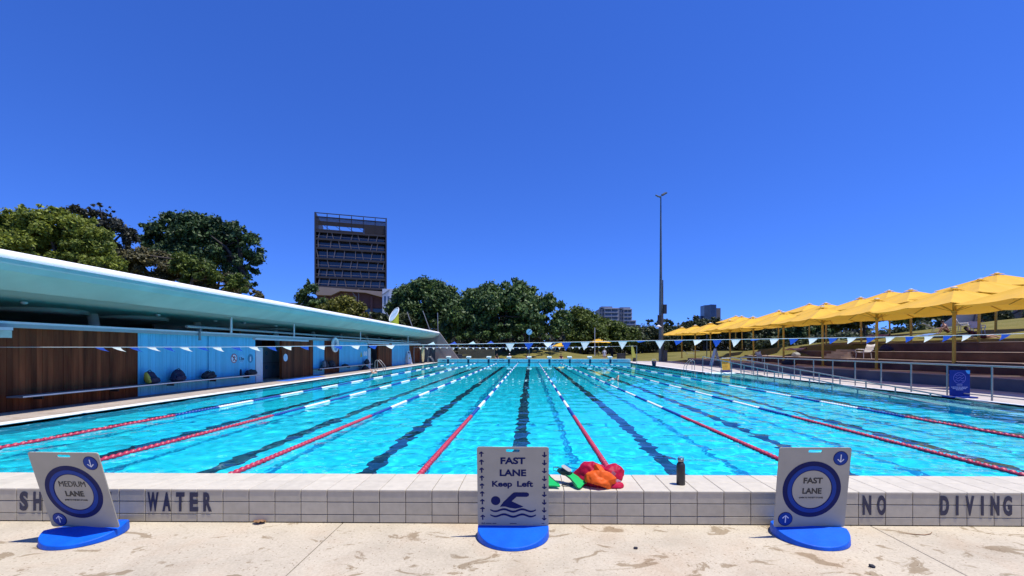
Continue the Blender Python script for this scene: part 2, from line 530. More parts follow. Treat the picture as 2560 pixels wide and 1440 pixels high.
# basin
def zb(y): return -1.25 - 0.75 * (y - PY0) / 50
pool_tile_m = M('pool_floor_tile', (0.03, 0.76, 0.87), 0.5, 0.06, 1.5)
lane_tile_m = M('lane_marking_tile', (0.012, 0.03, 0.075), 0.5, 0.2, 3)
ramp_floor_m = M('ramp_floor', (0.62, 0.80, 0.80), 0.7, 0.08, 3)
rampwall_m = M('ramp_wall_tile', (0.06, 0.36, 0.47), 0.5, 0.06, 3)
bs = MB()
c = [(PX0, PY0), (PX1, PY0), (PX1, PY1), (PX0, PY1)]
bs.add([(x, y, zb(y)) for x, y in c], [(0, 1, 2, 3)], 0)
bs.add([(PX0, PY0, zb(PY0)), (PX0, PY1, zb(PY1)), (PX0, PY1, 0.0), (PX0, PY0, 0.0)], [(0, 1, 2, 3)], 3)
bs.add([(PX0, PY0, zb(PY0)), (PX1, PY0, zb(PY0)), (PX1, PY0, 0.0), (PX0, PY0, 0.0)], [(0, 1, 2, 3)], 0)
bs.add([(PX0, PY1, zb(PY1)), (PX1, PY1, zb(PY1)), (PX1, PY1, 0.0), (PX0, PY1, 0.0)], [(0, 1, 2, 3)], 0)
bs.add([(PX1, RY1, zb(RY1)), (PX1, PY1, zb(PY1)), (PX1, PY1, 0.0), (PX1, RY1, 0.0)], [(0, 1, 2, 3)], 3)
# dividing wall and ramp
bs.box(PX1, PX1 + 0.22, PY0, RY1 + 0.3, -2.0, WZ - 0.05, 3)
def rz_(y): return -0.005 - (RY1 - y) / 15.8
bs.add([(PX1 + 0.22, PY0, rz_(PY0)), (RX1, PY0, rz_(PY0)), (RX1, RY1, rz_(RY1)), (PX1 + 0.22, RY1, rz_(RY1))], [(0, 1, 2, 3)], 2)
bs.add([(PX1 + 0.22, PY0, -2), (RX1, PY0, -2), (RX1, PY0, 0.0), (PX1 + 0.22, PY0, 0.0)], [(0, 1, 2, 3)], 2)
bs.add([(RX1, PY0, -2), (RX1, RY1, -0.1), (RX1, RY1, 0.0), (RX1, PY0, 0.0)], [(0, 1, 2, 3)], 2)
LANES = [-0.2 + 2.5 * k for k in range(-4, 1)] + [2.4, 5.1, 7.85, 10.65]
for x in LANES:
    a, b = PY0 + 1.6, PY1 - 1.6
    bs.add([(x - 0.14, a, zb(a) + .004), (x + 0.14, a, zb(a) + .004), (x + 0.14, b, zb(b) + .004), (x - 0.14, b, zb(b) + .004)], [(0, 1, 2, 3)], 1)
    for y in (a, b - 0.28):
        bs.add([(x - 0.5, y, zb(y) + .008), (x + 0.5, y, zb(y) + .008), (x + 0.5, y + .28, zb(y + .28) + .008), (x - 0.5, y + .28, zb(y + .28) + .008)], [(0, 1, 2, 3)], 1)
basin = tag(bs.build('pool_basin', [pool_tile_m, lane_tile_m, ramp_floor_m, rampwall_m]), kind='structure')
basin.cycles.is_caustics_receiver = True

# water surface with real ripples
rng = np.random.default_rng(3)
ys = [PY0]
while ys[-1] < PY1:
    ys.append(ys[-1] + max(0.028, 0.42 * ys[-1] ** 2 / (440 * 1.68)))
ys = np.array(ys); ys[-1] = PY1
i_r = int(np.argmin(abs(ys - RY1))); ys[i_r] = RY1
x_main = np.linspace(PX0, PX1, 470); x_ramp = np.linspace(PX1, RX1, 40)[1:]
xw = np.concatenate([x_main, x_ramp])
XX, YY = np.meshgrid(xw, ys)
DY = np.gradient(ys)[:, None]
ZZ = np.zeros_like(XX)
for i in range(96):
    lam = 0.10 * (1.1 / 0.10) ** rng.random()
    th = rng.normal(1.2, 0.85)
    k = 2 * math.pi / lam
    s_ = 0.0135 * (0.7 + 0.6 * rng.random())
    kx, ky = k * math.cos(th), k * math.sin(th)
    fade = np.clip(1.5 - abs(ky) * DY / 1.2, 0, 1)
    ZZ += s_ / k * np.sin(kx * XX + ky * YY + rng.random() * 6.28) * fade
# calmer and livelier patches
patch = 0.75 + 0.35 * np.sin(XX * 0.55 + 1.3 * np.sin(YY * 0.21)) * np.sin(YY * 0.33 + 0.9 * np.sin(XX * 0.4))
ZZ = ZZ * patch + WZ
ny, nx = ZZ.shape
wv = np.stack([XX, YY, ZZ], -1).reshape(-1, 3)
ii = np.arange(nx * ny).reshape(ny, nx)
wf = np.stack([ii[:-1, :-1], ii[:-1, 1:], ii[1:, 1:], ii[1:, :-1]], -1)
keep = np.ones(wf.shape[:2], bool); keep[i_r:, len(x_main) - 1:] = False
wf = wf[keep]
wme = bpy.data.meshes.new('water')
wme.vertices.add(len(wv)); wme.vertices.foreach_set('co', wv.astype(np.float32).ravel())
wme.loops.add(wf.size); wme.loops.foreach_set('vertex_index', wf.astype(np.int32).ravel())
wme.polygons.add(len(wf)); wme.polygons.foreach_set('loop_start', np.arange(0, wf.size, 4, dtype=np.int32))
wme.update(calc_edges=True); wme.validate()
wm = bpy.data.materials.new('pool_water'); wm.use_nodes = True
nt = wm.node_tree; nt.nodes.clear()
out = nt.nodes.new('ShaderNodeOutputMaterial'); gl = nt.nodes.new('ShaderNodeBsdfGlass')
gl.inputs['IOR'].default_value = 1.33; gl.inputs['Roughness'].default_value = 0.0
gl.inputs['Color'].default_value = (0.68, 0.985, 0.99, 1)
nt.links.new(gl.outputs[0], out.inputs[0])
water = link('water', wme, wm, smooth=True)
tag(water, kind='structure')
water.cycles.is_caustics_caster = True

# ------------------------------------------------------------------ raised tiled pool edge with its lettering
CT = 0.315                                           # coping height
WF = 4.13                                            # front face
edge = empty('pool_edge_wall', (0, WF, 0), 0, 'low tiled wall along the near end of the pool lettered SHALLOW WATER and NO DIVING', 'wall')
core = MB(); core.box(-13, 13.5, 0.012, 0.53, 0, CT - 0.012)
core.build('mortar_core', grout_m, edge)
rt = random.Random(5)
tl = MB()
T = 0.2485
n0 = -53
x_off = at_Y(1410, 1250, WF).x % T
for k in range(n0, 54):
    x0 = x_off + k * T
    for z0, z1 in ((0.006, 0.074), (0.080, 0.1925), (0.1985, CT - 0.005)):
        tl.box(x0 + 0.003, x0 + T - 0.003, rt.uniform(0, 0.0012), 0.02, z0, z1)
tl.build('face_tile', wall_tile_m, edge, bevel=0.0035, seg=2)
tt = MB()
for k in range(n0, 54):
    x0 = x_off + k * T
    for y0, y1 in ((-0.003, 0.272), (0.275, 0.53)):
        tt.box(x0 + 0.002, x0 + T - 0.002, y0, y1, CT - 0.02, CT + rt.uniform(0, 0.0008))
tt.build('top_tile', top_tile_m, edge, bevel=0.007, seg=3)
def wall_word(word, u0, du):
    for i, ch in enumerate(word):
        if ch == ' ': continue
        p = at_Y(u0 + i * du, 1256, WF)
        w = {'I': 0.024, 'M': 0.1, 'W': 0.105}.get(ch, 0.08)
        text('lettering', ch, 0.192, navy_m, edge, (p.x, -0.0026, 0.197), width=w, depth=0.002, bold=0.045)
wall_word('SHALLOW', 60, 34.2)
wall_word('WATER', 383, 34.0)
wall_word('NO', 2167, 36.5)
wall_word('DIVING', 2361, 31.5)

# ------------------------------------------------------------------ lane signs
board_m = M('sign_board', (0.385, 0.365, 0.29), 0.5, 0.07, 5, spec=0.2, bump=0.03)
sign_navy = M('sign_navy_print', (0.006, 0.012, 0.085), 0.5, 0.1, 10, spec=0.12)
sign_blue = M('sign_blue_print', (0.008, 0.045, 0.26), 0.5, 0.1, 10, spec=0.15)
print_white = M('white_print', (0.68, 0.70, 0.74), 0.5, 0.05)
print_black = M('black_print', (0.015, 0.015, 0.02), 0.5, 0.1)
base_m = M('blue_rubber_base', (0.002, 0.105, 0.62), 0.5, 0.16, 7, bump=0.12, spec=0.25)

def sign_base(parent, r, rz=0.0, h=0.092, slope=0.21):
    mb = MB(); n = 48
    ring = [(r * math.cos(2 * math.pi * i / n), r * 0.98 * math.sin(2 * math.pi * i / n)) for i in range(n)]
    bot = [(x, y, 0.0) for x, y in ring]
    top = [(x * 0.985, y * 0.985, h - slope * abs(y)) for x, y in ring]
    v = bot + top
    f = [tuple(reversed(range(n)))] + [(i, (i + 1) % n, n + (i + 1) % n, n + i) for i in range(n)]
    f.append(tuple(n + i for i in range(0, n // 2 + 1)))
    f.append(tuple([n + i for i in range(n // 2, n)] + [n]))
    mb.add(v, f)
    return mb.build('base', base_m, parent, rot=(0, 0, rz), bevel=0.007, seg=3)

def arrow(ang, L, w, hd):
    pts = [(-w / 2, -L / 2), (w / 2, -L / 2), (w / 2, L / 2 - hd * 0.75), (hd * 0.78, L / 2 - hd * 1.35), (hd * 0.78 + w * 0.55, L / 2 - hd * 0.75), (0, L / 2 + w * 0.3)]
    pts = pts[:2] + [(w / 2, L / 2 - w * 1.1), (hd - w * 0.45, L / 2 - hd - w * 0.25), (hd + w * 0.3, L / 2 - hd + w * 0.45), (0, L / 2 + w * 0.35)]
    pts = pts + [(-hd - w * 0.3, L / 2 - hd + w * 0.45), (-hd + w * 0.45, L / 2 - hd - w * 0.25), (-w / 2, L / 2 - w * 1.1)]
    c, s_ = math.cos(ang), math.sin(ang)
    return [(x * c - y * s_, x * s_ + y * c) for x, y in pts]
def sh(loop, dx, dy): return [(x + dx, y + dy) for x, y in loop]

BW, BH = 0.62, 0.72
def make_sign(loc, rz, lean, label):
    root = empty('lane_sign', loc, rz, label, 'lane sign', 'lane signs in front of the pool')
    bd = shape('board', [rrect(-BW / 2, BW / 2, 0, BH, 0.018), rrect(-0.06, 0.06, BH - 0.045, BH - 0.02, 0.0124)], 0.008, board_m, root, (0, 0, 0.083), (lean, 0, 0))
    return root, bd
def on(bd, nm, loops, m, k=1):
    return shape(nm, loops, 0.0012, m, bd, (0, -0.0046 - 0.0012 * k, 0))
def ring_sign(loc, rz, lean, label, w1, base_rz):
    root, bd = make_sign(loc, rz, lean, label)
    sign_base(root, 0.288 if w1 == 'MEDIUM' else 0.30, base_rz)
    cx, cy = -0.005, 0.345
    on(bd, 'ring_border', [circ(0.253, 64, cx, cy), circ(0.17, 64, cx, cy)], sign_navy, 0)
    on(bd, 'ring', [circ(0.212, 64, cx, cy), circ(0.178, 64, cx, cy)], sign_blue, 1.2)
    for (x, y, a) in ((0.222, 0.625, math.pi), (-0.215, 0.075, 0)):
        d = on(bd, 'arrow_disc', [circ(0.064, 36, x, y)], sign_navy, 0)
        on(bd, 'arrow_disc_face', [circ(0.058, 36, x, y)], sign_blue, 1.2)
        on(bd, 'arrow', [sh(arrow(a, 0.068, 0.0085, 0.027), x, y)], print_white, 2.4)
    text('lettering', w1, 0.055, print_black, bd, (cx + 0.005, -0.006, cy + 0.082), width=0.165 if w1 == 'FAST' else 0.235, depth=0.0012, bold=0.028 if w1 == 'FAST' else 0.0)
    text('lettering', 'LANE', 0.055, print_black, bd, (cx + 0.003, -0.006, cy - 0.012), width=0.165, depth=0.0012, bold=0.028)
    text('small_print', '(SWIM TO THE LEFT OF LANE)', 0.013, print_black, bd, (cx, -0.006, cy - 0.074), width=0.205, depth=0.0012, bold=0.01)
    return root

p = at_D(215, 1316, 3.86); s1 = ring_sign((p.x, p.y, 0), math.radians(-2), math.radians(15), 'grey MEDIUM LANE board with a blue ring, leaning on its blue base', 'MEDIUM', math.radians(24))
p = at_D(2022, 1320, 3.86); s3 = ring_sign((p.x, p.y, 0), math.radians(1), math.radians(7), 'grey FAST LANE board with a blue ring in front of the words NO DIVING', 'FAST', math.radians(-12))
p = at_D(1283, 1316, 3.87)
s2, bd = make_sign((p.x, p.y, 0), 0, math.radians(6.5), 'grey FAST LANE Keep Left board with a swimmer symbol and arrows')
sign_base(s2, 0.315, 0)
for i in range(9):
    on(bd, 'arrow', [sh(arrow(0, 0.045, 0.0115, 0.0185), -0.272 + 0.0006 * i, 0.655 - i * 0.0715)], sign_navy, 0)
    on(bd, 'arrow', [sh(arrow(math.pi, 0.045, 0.0115, 0.0185), 0.272, 0.655 - i * 0.0715)], sign_navy, 0)
text('lettering', 'FAST', 0.064, sign_navy, bd, (0, -0.005, 0.6), width=0.215, depth=0.0012, bold=0.04)
text('lettering', 'LANE', 0.064, sign_navy, bd, (0, -0.005, 0.492), width=0.23, depth=0.0012, bold=0.04)
text('lettering', 'Keep', 0.056, sign_navy, bd, (-0.095, -0.005, 0.392), width=0.175, depth=0.0012, bold=0.036)
text('lettering', 'Left', 0.056, sign_navy, bd, (0.105, -0.005, 0.392), width=0.14, depth=0.0012, bold=0.036)
swim = [(-0.115, 0.182), (-0.085, 0.225), (-0.035, 0.275), (0.0, 0.309), (0.015, 0.314), (0.12, 0.314), (0.137, 0.305), (0.14, 0.292), (0.135, 0.28), (0.12, 0.273), (0.03, 0.273), (-0.012, 0.232), (0.03, 0.212), (0.09, 0.184), (0.06, 0.172), (0.02, 0.165), (-0.03, 0.172), (-0.07, 0.183)]
on(bd, 'swimmer_symbol', [swim], sign_navy, 0)
on(bd, 'swimmer_head_symbol', [circ(0.041, 36, -0.152, 0.237)], sign_navy, 0)
for k in range(2):
    y0 = 0.148 - 0.047 * k
    top, bot = [], []
    for i in range(41):
        x = -0.2 + 0.4 * i / 40
        y = y0 + 0.011 * math.cos(x / 0.4 * 2 * math.pi * 2.5 + math.pi) + 0.006 * (abs(x) / 0.2) ** 4
        t = 0.0095 - 0.004 * (abs(x) / 0.2) ** 4
        top.append((x, y + t)); bot.append((x, y - t))
    on(bd, 'wave_symbol', [top + bot[::-1]], sign_navy, 0)
text('small_print', 'SLS', 0.013, sign_navy, bd, (-0.262, -0.005, 0.03), width=0.03, depth=0.001, bold=0.02)
for x, w in ((-0.215, 0.05), (-0.165, 0.035), (0.0, 0.06), (0.262, 0.025)):
    on(bd, 'fine_print', [[(x - w / 2, 0.026), (x + w / 2, 0.026), (x + w / 2, 0.031), (x - w / 2, 0.031)]], sign_navy, 0)

# ------------------------------------------------------------------ things lying on the pool edge
# red bag with an orange panel
def crumple(seed, rx, ry, rz, amp, n=48, m_=30, sharp=1.0, top_bias=0.0):
    rg = random.Random(seed)
    dirs = [(Vector((rg.gauss(0, 1), rg.gauss(0, 1), rg.gauss(0, 0.8))).normalized(), rg.uniform(0.75, 1.1)) for _ in range(26)]
    P = []
    for i in range(m_ + 1):
        th = math.pi * i / m_
        row = []
        for j in range(n + 1):
            ph = 2 * math.pi * j / n
            d = Vector((math.sin(th) * math.cos(ph), math.sin(th) * math.sin(ph), math.cos(th)))
            # faceted: cut by random planes -> the flat panels and hard creases of crumpled nylon
            r = min([1.25] + [h / max(0.05, d.dot(a)) for a, h in dirs if d.dot(a) > 0.05])
            r = 1 + (r - 1) * amp
            q = Vector((d.x * rx, d.y * ry, d.z * rz)) * r
            row.append((q.x, q.y, max(q.z, -rz * 0.62)))
        P.append(row)
    return P
red_m = M('red_nylon', (0.50, 0.006, 0.045), 0.55, 0.15, 8, spec=0.25, bump=0.25, bscale=26, translucent=0.15)
orange_m = M('orange_nylon', (0.85, 0.13, 0.012), 0.55, 0.1, 8, spec=0.25, bump=0.3, bscale=22, translucent=0.15)
pinkwhite_m = M('white_bag_print', (0.75, 0.62, 0.64), 0.5, 0.05)
mauve_m = M('mauve_bag_print', (0.42, 0.24, 0.27), 0.5, 0.1)
bag = empty('swim_bag', (at_z(1497, 1215, CT).x, WF + 0.175, CT), 0, 'crumpled red and orange nylon swim bag lying on the pool edge', 'bag')
def folds(P, seed, amp, c=(0, 0, 0)):
    """small sharp creases on a crumpled surface"""
    from mathutils import noise as mn
    out_ = []
    for row in P:
        r2 = []
        for p_ in row:
            v_ = Vector(p_)
            n_ = v_.normalized() if v_.length > 1e-6 else Vector((0, 0, 1))
            q_ = v_ * 8 + Vector((seed, seed * 0.7, 0))
            k_ = abs(mn.noise(q_)) * 1.0 + 0.5 * abs(mn.noise(q_ * 2.1))
            r2.append(tuple(v_ - n_ * amp * (0.55 - k_)))
        out_.append(r2)
    return out_
b1 = MB(); b1.grid(folds(crumple(11, 0.185, 0.15, 0.13, 0.8, 72, 44), 3, 0.028)); b1.build('bag_body', red_m, bag, (-0.05, 0.06, 0.078))
b2 = MB(); b2.grid(folds(crumple(7, 0.16, 0.09, 0.095, 0.9, 72, 44), 9, 0.03)); ob = b2.build('orange_panel', orange_m, bag, (0.0, -0.075, 0.075), (-0.25, 0.25, -0.1))
b3 = MB(); b3.grid(folds(crumple(23, 0.11, 0.11, 0.10, 0.55, 60, 36), 5, 0.02)); b3.build('drawstring_end', red_m, bag, (0.155, 0.045, 0.09), (0.2, 0.35, 0.2))
b4 = MB(); b4.grid(folds(crumple(31, 0.15, 0.1, 0.055, 0.8, 60, 30), 2, 0.02)); b4.build('bag_fold', red_m, bag, (0.07, -0.035, 0.022), (0, 0.08, -0.1))
b5 = MB(); b5.grid(folds(crumple(36, 0.06, 0.055, 0.10, 0.9, 48, 36), 7, 0.02)); b5.build('orange_panel', orange_m, bag, (0.0, -0.055, 0.12), (0.15, -0.15, 0.1))
# print band on the drawstring end: white letters wrapped on the bulge
def wrapped(me, c, R, axis_rot):
    co = np.empty(len(me.vertices) * 3); me.vertices.foreach_get('co', co); co = co.reshape(-1, 3)
    ph = co[:, 0] / R; r = R - co[:, 1]
    th = co[:, 2] / R
    out_ = np.stack([r * np.sin(ph) * np.cos(th), -r * np.cos(ph) * np.cos(th), r * np.sin(th)], -1)
    me.vertices.foreach_set('co', out_.ravel()); me.update()
pt = text('bag_lettering', 'er', 0.062, pinkwhite_m, bag, width=0.105, depth=0.003, bold=0.04)
wrapped(pt.data, None, 0.137, None); pt.location = (0.155, 0.045, 0.092); pt.rotation_euler = (0.12, 0.55, 0.12)
pt = shape('bag_print_band', [[(x, 0.05 - 0.1 * (i % 2)) for x, i in ((-0.075, 1), (-0.075, 0))][:1] + [(-0.078 + 0.0145 * i, 0.048) for i in range(4)] + [(-0.0345 - 0.0145 * i, -0.05) for i in range(4)]], 0.002, mauve_m, bag)
wrapped(pt.data, None, 0.132, None); pt.location = (0.155, 0.045, 0.092); pt.rotation_euler = (0.12, 0.55, 0.12)

# swim fins
green_m = M('green_rubber', (0.008, 0.42, 0.10), 0.5, 0.08, 10, spec=0.2)
dgreen_m = M('dark_green_rubber', (0.012, 0.05, 0.035), 0.5, 0.2, 10)
grey_m = M('grey_insole', (0.34, 0.35, 0.33), 0.7, 0.1, 25, spec=0.2)
def make_fin(loc, ax, nz, label):
    root = empty('swim_fin', loc, 0, label, 'swim fin', 'green swim fins on the pool edge')
    x_ = Vector(ax).normalized(); z_ = Vector(nz); z_ = (z_ - x_ * z_.dot(x_)).normalized(); y_ = z_.cross(x_)
    root.scale = (0.95, 0.95, 0.95)
    root.rotation_euler = Matrix((x_, y_, z_)).transposed().to_euler()
    bl = [(-0.05, -0.045), (0.02, -0.06), (0.13, -0.12), (0.165, -0.125), (0.178, -0.105), (0.165, -0.03), (0.165, 0.02), (0.175, 0.075), (0.19, 0.115), (0.18, 0.13), (0.12, 0.12), (0.02, 0.06), (-0.05, 0.045)]
    shape('blade', [bl], 0.008, green_m, root, (0, 0, 0.02), flat=True, bevel=0.003)
    mb = MB()
    P = []
    for i in range(13):
        x = -0.17 + 0.155 * i / 12
        w = 0.052 * math.sin(math.pi * (0.16 + 0.62 * min(1, i / 9)))
        h = 0.014 + 0.05 * min(1, i / 7) * (1 if i < 10 else 1 - (i - 9) * 0.12)
        P.append([(x, w * math.cos(a), 0.006 + h * max(0, math.sin(a))) for a in [math.pi * k / 12 for k in range(13)]])
    mb.grid(P)
    mb.build('foot_pocket', dgreen_m, root)
    shape('insole', [rrect(-0.135, -0.02, -0.03, 0.03, 0.025)], 0.006, grey_m, root, (0, 0, 0.062), (0, math.radians(6), 0), flat=True)
    mb = MB()
    for y in (-0.058, 0.058):
        mb.tube([(-0.06, y * 0.7, 0.026), (0.02, y, 0.028), (0.14, y * 2.0, 0.026)], 0.005, 6)
    mb.build('blade_rail', dgreen_m, root)
    mb = MB(); mb.tube([(-0.15, -0.04, 0.01), (-0.2, -0.05, 0.004), (-0.225, -0.01, 0.004), (-0.2, 0.035, 0.004), (-0.15, 0.035, 0.01)], 0.0035, 6)
    mb.build('heel_strap', dgreen_m, root)
    return root
make_fin((0.404, 4.323, 0.380), (0.217, -0.16, -0.085), (0.16, -0.3, 0.94), 'green swim fin with grey insole propped against the red swim bag')
make_fin((0.145, 4.328, 0.366), (0.03, -0.27, -0.075), (0.0, -0.27, 0.96), 'green swim fin half hidden behind the Keep Left board')
mb = MB()
p = at_z(1418, 1216, CT)
for r, dz, dx in ((0.035, 0.004, 0), (0.03, 0.012, 0.01), (0.026, 0.018, -0.006)):
    mb.tube([(r * math.cos(a) * 1.5 + dx, r * math.sin(a), dz + 0.004 * math.sin(3 * a)) for a in [2 * math.pi * i / 20 for i in range(20)]], 0.0022, 6, closed=True)
tag(mb.build('goggle_strap', black_m, loc=(p.x, p.y + 0.02, CT)), 'thin black coiled strap beside the heel of the green fin', 'strap')

# bottle
p = at_z(1702, 1211, CT)
bt = empty('water_bottle', (p.x, p.y, CT), 0, 'matte black water bottle with steel cap standing on the pool edge', 'bottle')
mb = MB(); mb.lathe([(0.036, 0), (0.041, 0.004), (0.041, 0.185), (0.038, 0.2), (0.029, 0.213), (0.025, 0.218), (0.025, 0.224)], 32)
mb.build('bottle_body', M('matte_black_coat', (0.022, 0.021, 0.024), 0.5, 0.1, 20), bt)
mb = MB(); mb.lathe([(0.026, 0.225), (0.0295, 0.228), (0.0295, 0.252), (0.027, 0.256), (0.012, 0.257)], 28)
mb.build('cap', M('steel_cap', (0.25, 0.25, 0.25), 0.35, 0.1, 20, metal=0.9), bt)
mb = MB(); mb.tube([(-0.03, 0, 0.246), (-0.029, 0, 0.262), (-0.018, 0, 0.272), (0.018, 0, 0.272), (0.029, 0, 0.262), (0.03, 0, 0.246)], 0.0025, 6)
mb.build('carry_loop', steel_m, bt)

# litter on the slabs
leaf_brown = M('dry_leaf', (0.24, 0.13, 0.06), 0.8, 0.3, 30)
mb = MB()
p = at_z(648, 1309, 0.0)
P = [[(-0.06 + 0.12 * i / 8, (j - 2) * 0.018 * math.sin(math.pi * (0.08 + 0.84 * i / 8)), 0.008 + 0.014 * math.sin(i * 1.3 + j) ** 2 + 0.006 * abs(j - 2)) for j in range(5)] for i in range(9)]
mb.grid(P)
tag(mb.build('dry_leaf', leaf_brown, loc=(p.x, p.y, 0)), 'curled dry brown leaf lying against the foot of the tiled wall', 'leaf')
mb = MB(); p = at_z(2300, 1337, 0)
mb.tube([(-0.16, 0.03, 0.004), (-0.06, 0.0, 0.005), (0.03, -0.012, 0.005), (0.1, 0.01, 0.006), (0.15, 0.05, 0.006)], [0.001, 0.003, 0.0035, 0.003, 0.002], 6)
tag(mb.build('fallen_twig', leaf_brown, loc=(p.x, p.y, 0)), 'thin brown twig lying on the concrete below NO DIVING', 'twig')
for u, v, s_, lb in ((1590, 1372, 0.018, 'small dark crumb on the concrete near the Keep Left board'), (2180, 1418, 0.022, 'dark round pebble on the concrete beside the long slab joint')):
    p = at_z(u, v, 0)
    mb = MB(); mb.grid(crumple(int(u), s_, s_ * 0.8, s_ * 0.6, 1.0, 16, 10))
    tag(mb.build('pebble', darkcloth_m, loc=(p.x, p.y, s_ * 0.36)), lb, 'pebble')

# ------------------------------------------------------------------ lane ropes
red_float = M('red_float', (0.47, 0.035, 0.075), 0.45, 0.25, 30)
blue_float = M('blue_float', (0.012, 0.06, 0.30), 0.4, 0.2, 30)
white_float = M('white_float', (0.80, 0.79, 0.76), 0.45, 0.06, 30)
def float_mesh(name, L, m):
    mb = MB()
    n = int(round(L / 0.115)); pit = L / n
    prof = []
    for i in range(n):
        y = i * pit
        prof += [(0.024, y), (0.045, y + 0.012), (0.047, y + 0.045), (0.035, y + 0.058), (0.030, y + 0.066), (0.030, y + pit - 0.01)]
    prof.append((0.022, L))
    mb.lathe(prof, 12, axis='Y')
    me = mb.mesh(name); me.materials.append(m)
    return me
RED = float_mesh('float_section', 1.5, red_float)
BLU = float_mesh('float_section', 1.56, blue_float)
WHI = float_mesh('float_section', 1.56, white_float)
near_x = [-8.95, -6.46, -3.98, -1.47, 1.09, 3.77, 6.52, 9.3]
far_x = [-8.95, -6.45, -3.95, -1.45, 1.05, 3.6, 6.15, 8.75]
ordn = ['first', 'second', 'third', 'fourth', 'fifth', 'sixth', 'seventh', 'eighth', 'ninth', 'tenth', 'eleventh', 'twelfth']
for k in range(8):
    ang = math.atan2(-(far_x[k] - near_x[k]), 49.5)
    rp = empty('lane_rope', (near_x[k], PY0 + 0.05, WZ + 0.012), ang, f'{ordn[k]} floating rope of red, blue and white discs counted from the long building', 'lane rope', 'lane ropes across the pool')
    mb = MB(); mb.tube([(0, -0.05, 0), (0, 49.6, 0)], 0.006, 6); mb.build('cable', steel_m, rp)
    y = 0.25
    for i in range(4):
        link('float_section', RED, red_float, rp, (0, y, 0), (0, 0, 0)); y += 1.5
    for i in range(28):
        if y + 1.56 > 49.2: break
        link('float_section', BLU if i % 2 == 0 else WHI, blue_float, rp, (0, y, 0)); y += 1.56

# ------------------------------------------------------------------ bunting
pen_blue = M('blue_pennant', (0.03, 0.09, 0.46), 0.7, 0.05, 10, translucent=0.5)
pen_white = M('white_pennant', (0.86, 0.82, 0.74), 0.7, 0.03, 10, translucent=0.6, spec=0.2)
cord_m = M('white_cord', (0.72, 0.72, 0.68), 0.7, 0.1, 60)
def pennant(parent, c, w, h, m, bend, side, lift):
    lift += 0.5; h *= 1.1
    """triangular cloth flag; bend = how far the tip curls back, side = sideways drift, lift = how much the tip has blown up"""
    n = 8
    P = []
    x = y = z = 0.0
    a = lift
    pts = []
    for i in range(n + 1):
        pts.append((x, y, z))
        a2 = a + bend * i / n
        st = h / n
        x += st * math.sin(side * (0.3 + i / n)) * math.cos(a2)
        y += st * math.sin(a2)
        z -= st * math.cos(a2) * math.cos(side * 0.5)
    for i in range(n + 1):
        hw = w / 2 * (1 - i / n) + 0.001
        P.append([(pts[i][0] + hw * t, pts[i][1] + 0.012 * math.sin(t * 3 + i * 0.6) * (i / n), pts[i][2] + 0.0) for t in (-1, -0.5, 0, 0.5, 1)])
    mb = MB(); mb.grid(P)
    return mb.build('pennant', m, parent, c)
bunt = empty('flag_bunting', (0, 11.0, 0), 0, 'line of large blue and white triangular flags strung over the near lanes', 'bunting')
YB = 11.0
def zline(u): # measured height of the cord across the photo
    us = [0, 560, 1130, 1330, 1600, 1950, 2300, 2560]; vs_ = [868, 868, 861, 857, 852, 847, 841, 834]
    return float(np.interp(u, us, vs_))
ends = []
pts = []
for u in range(-160, 2760, 80):
    p = at_Y(u, zline(u), YB); pts.append((p.x, 0, p.z))
mb = MB(); mb.tube(pts, 0.008, 6); mb.build('cord', cord_m, bunt)
rg = random.Random(9)
us = [247, 290, 333, 377, 417, 459, 502, 541, 588, 632, 677, 717, 760, 801, 844, 888, 931, 975, 1018, 1060 + 18, 1133, 1180, 1226, 1275, 1322, 1370, 1416, 1463, 1510 + 1, 1557, 1603, 1650, 1697, 1745, 1793, 1840, 1889, 1936, 1985, 2033, 2083, 2130, 2178, 2226, 2275, 2323, 2370, 2418, 2516]
for i, u in enumerate(us):
    if u in (1018, 1511): continue
    p = at_Y(u, zline(u), YB)
    m = pen_blue if i % 2 == 0 else pen_white
    if u < 700: side, lift, bend = 0.75 + rg.uniform(-.3, .3), 0.35, 0.5
    elif u < 1000: side, lift, bend = rg.uniform(-0.5, 0.2), 0.5, 0.4
    elif u < 1240: side, lift, bend = rg.uniform(-.2, .2), 1.25, 0.3
    elif u < 1480: side, lift, bend = rg.uniform(-.15, .15), rg.uniform(0.0, 0.6), 0.3
    elif u < 1900: side, lift, bend = rg.uniform(0, .35), rg.uniform(0.0, 0.9), 0.3
    else: side, lift, bend = 0.55 + rg.uniform(-.2, .25), 0.2, 0.5
    if u in (1416, 1463, 1557, 1650, 1275): lift, bend = 0.05, 0.1
    pennant(bunt, (p.x, 0, p.z), 0.235, 0.23, m, bend, side, lift)
for nm, x, z in (('post', pts[0][0], pts[0][2]), ('post', pts[-1][0], pts[-1][2])):
    mb = MB(); mb.tube([(x, 0, 0), (x, 0, z + 0.06)], 0.03, 10); mb.build('post', steel_m, bunt)

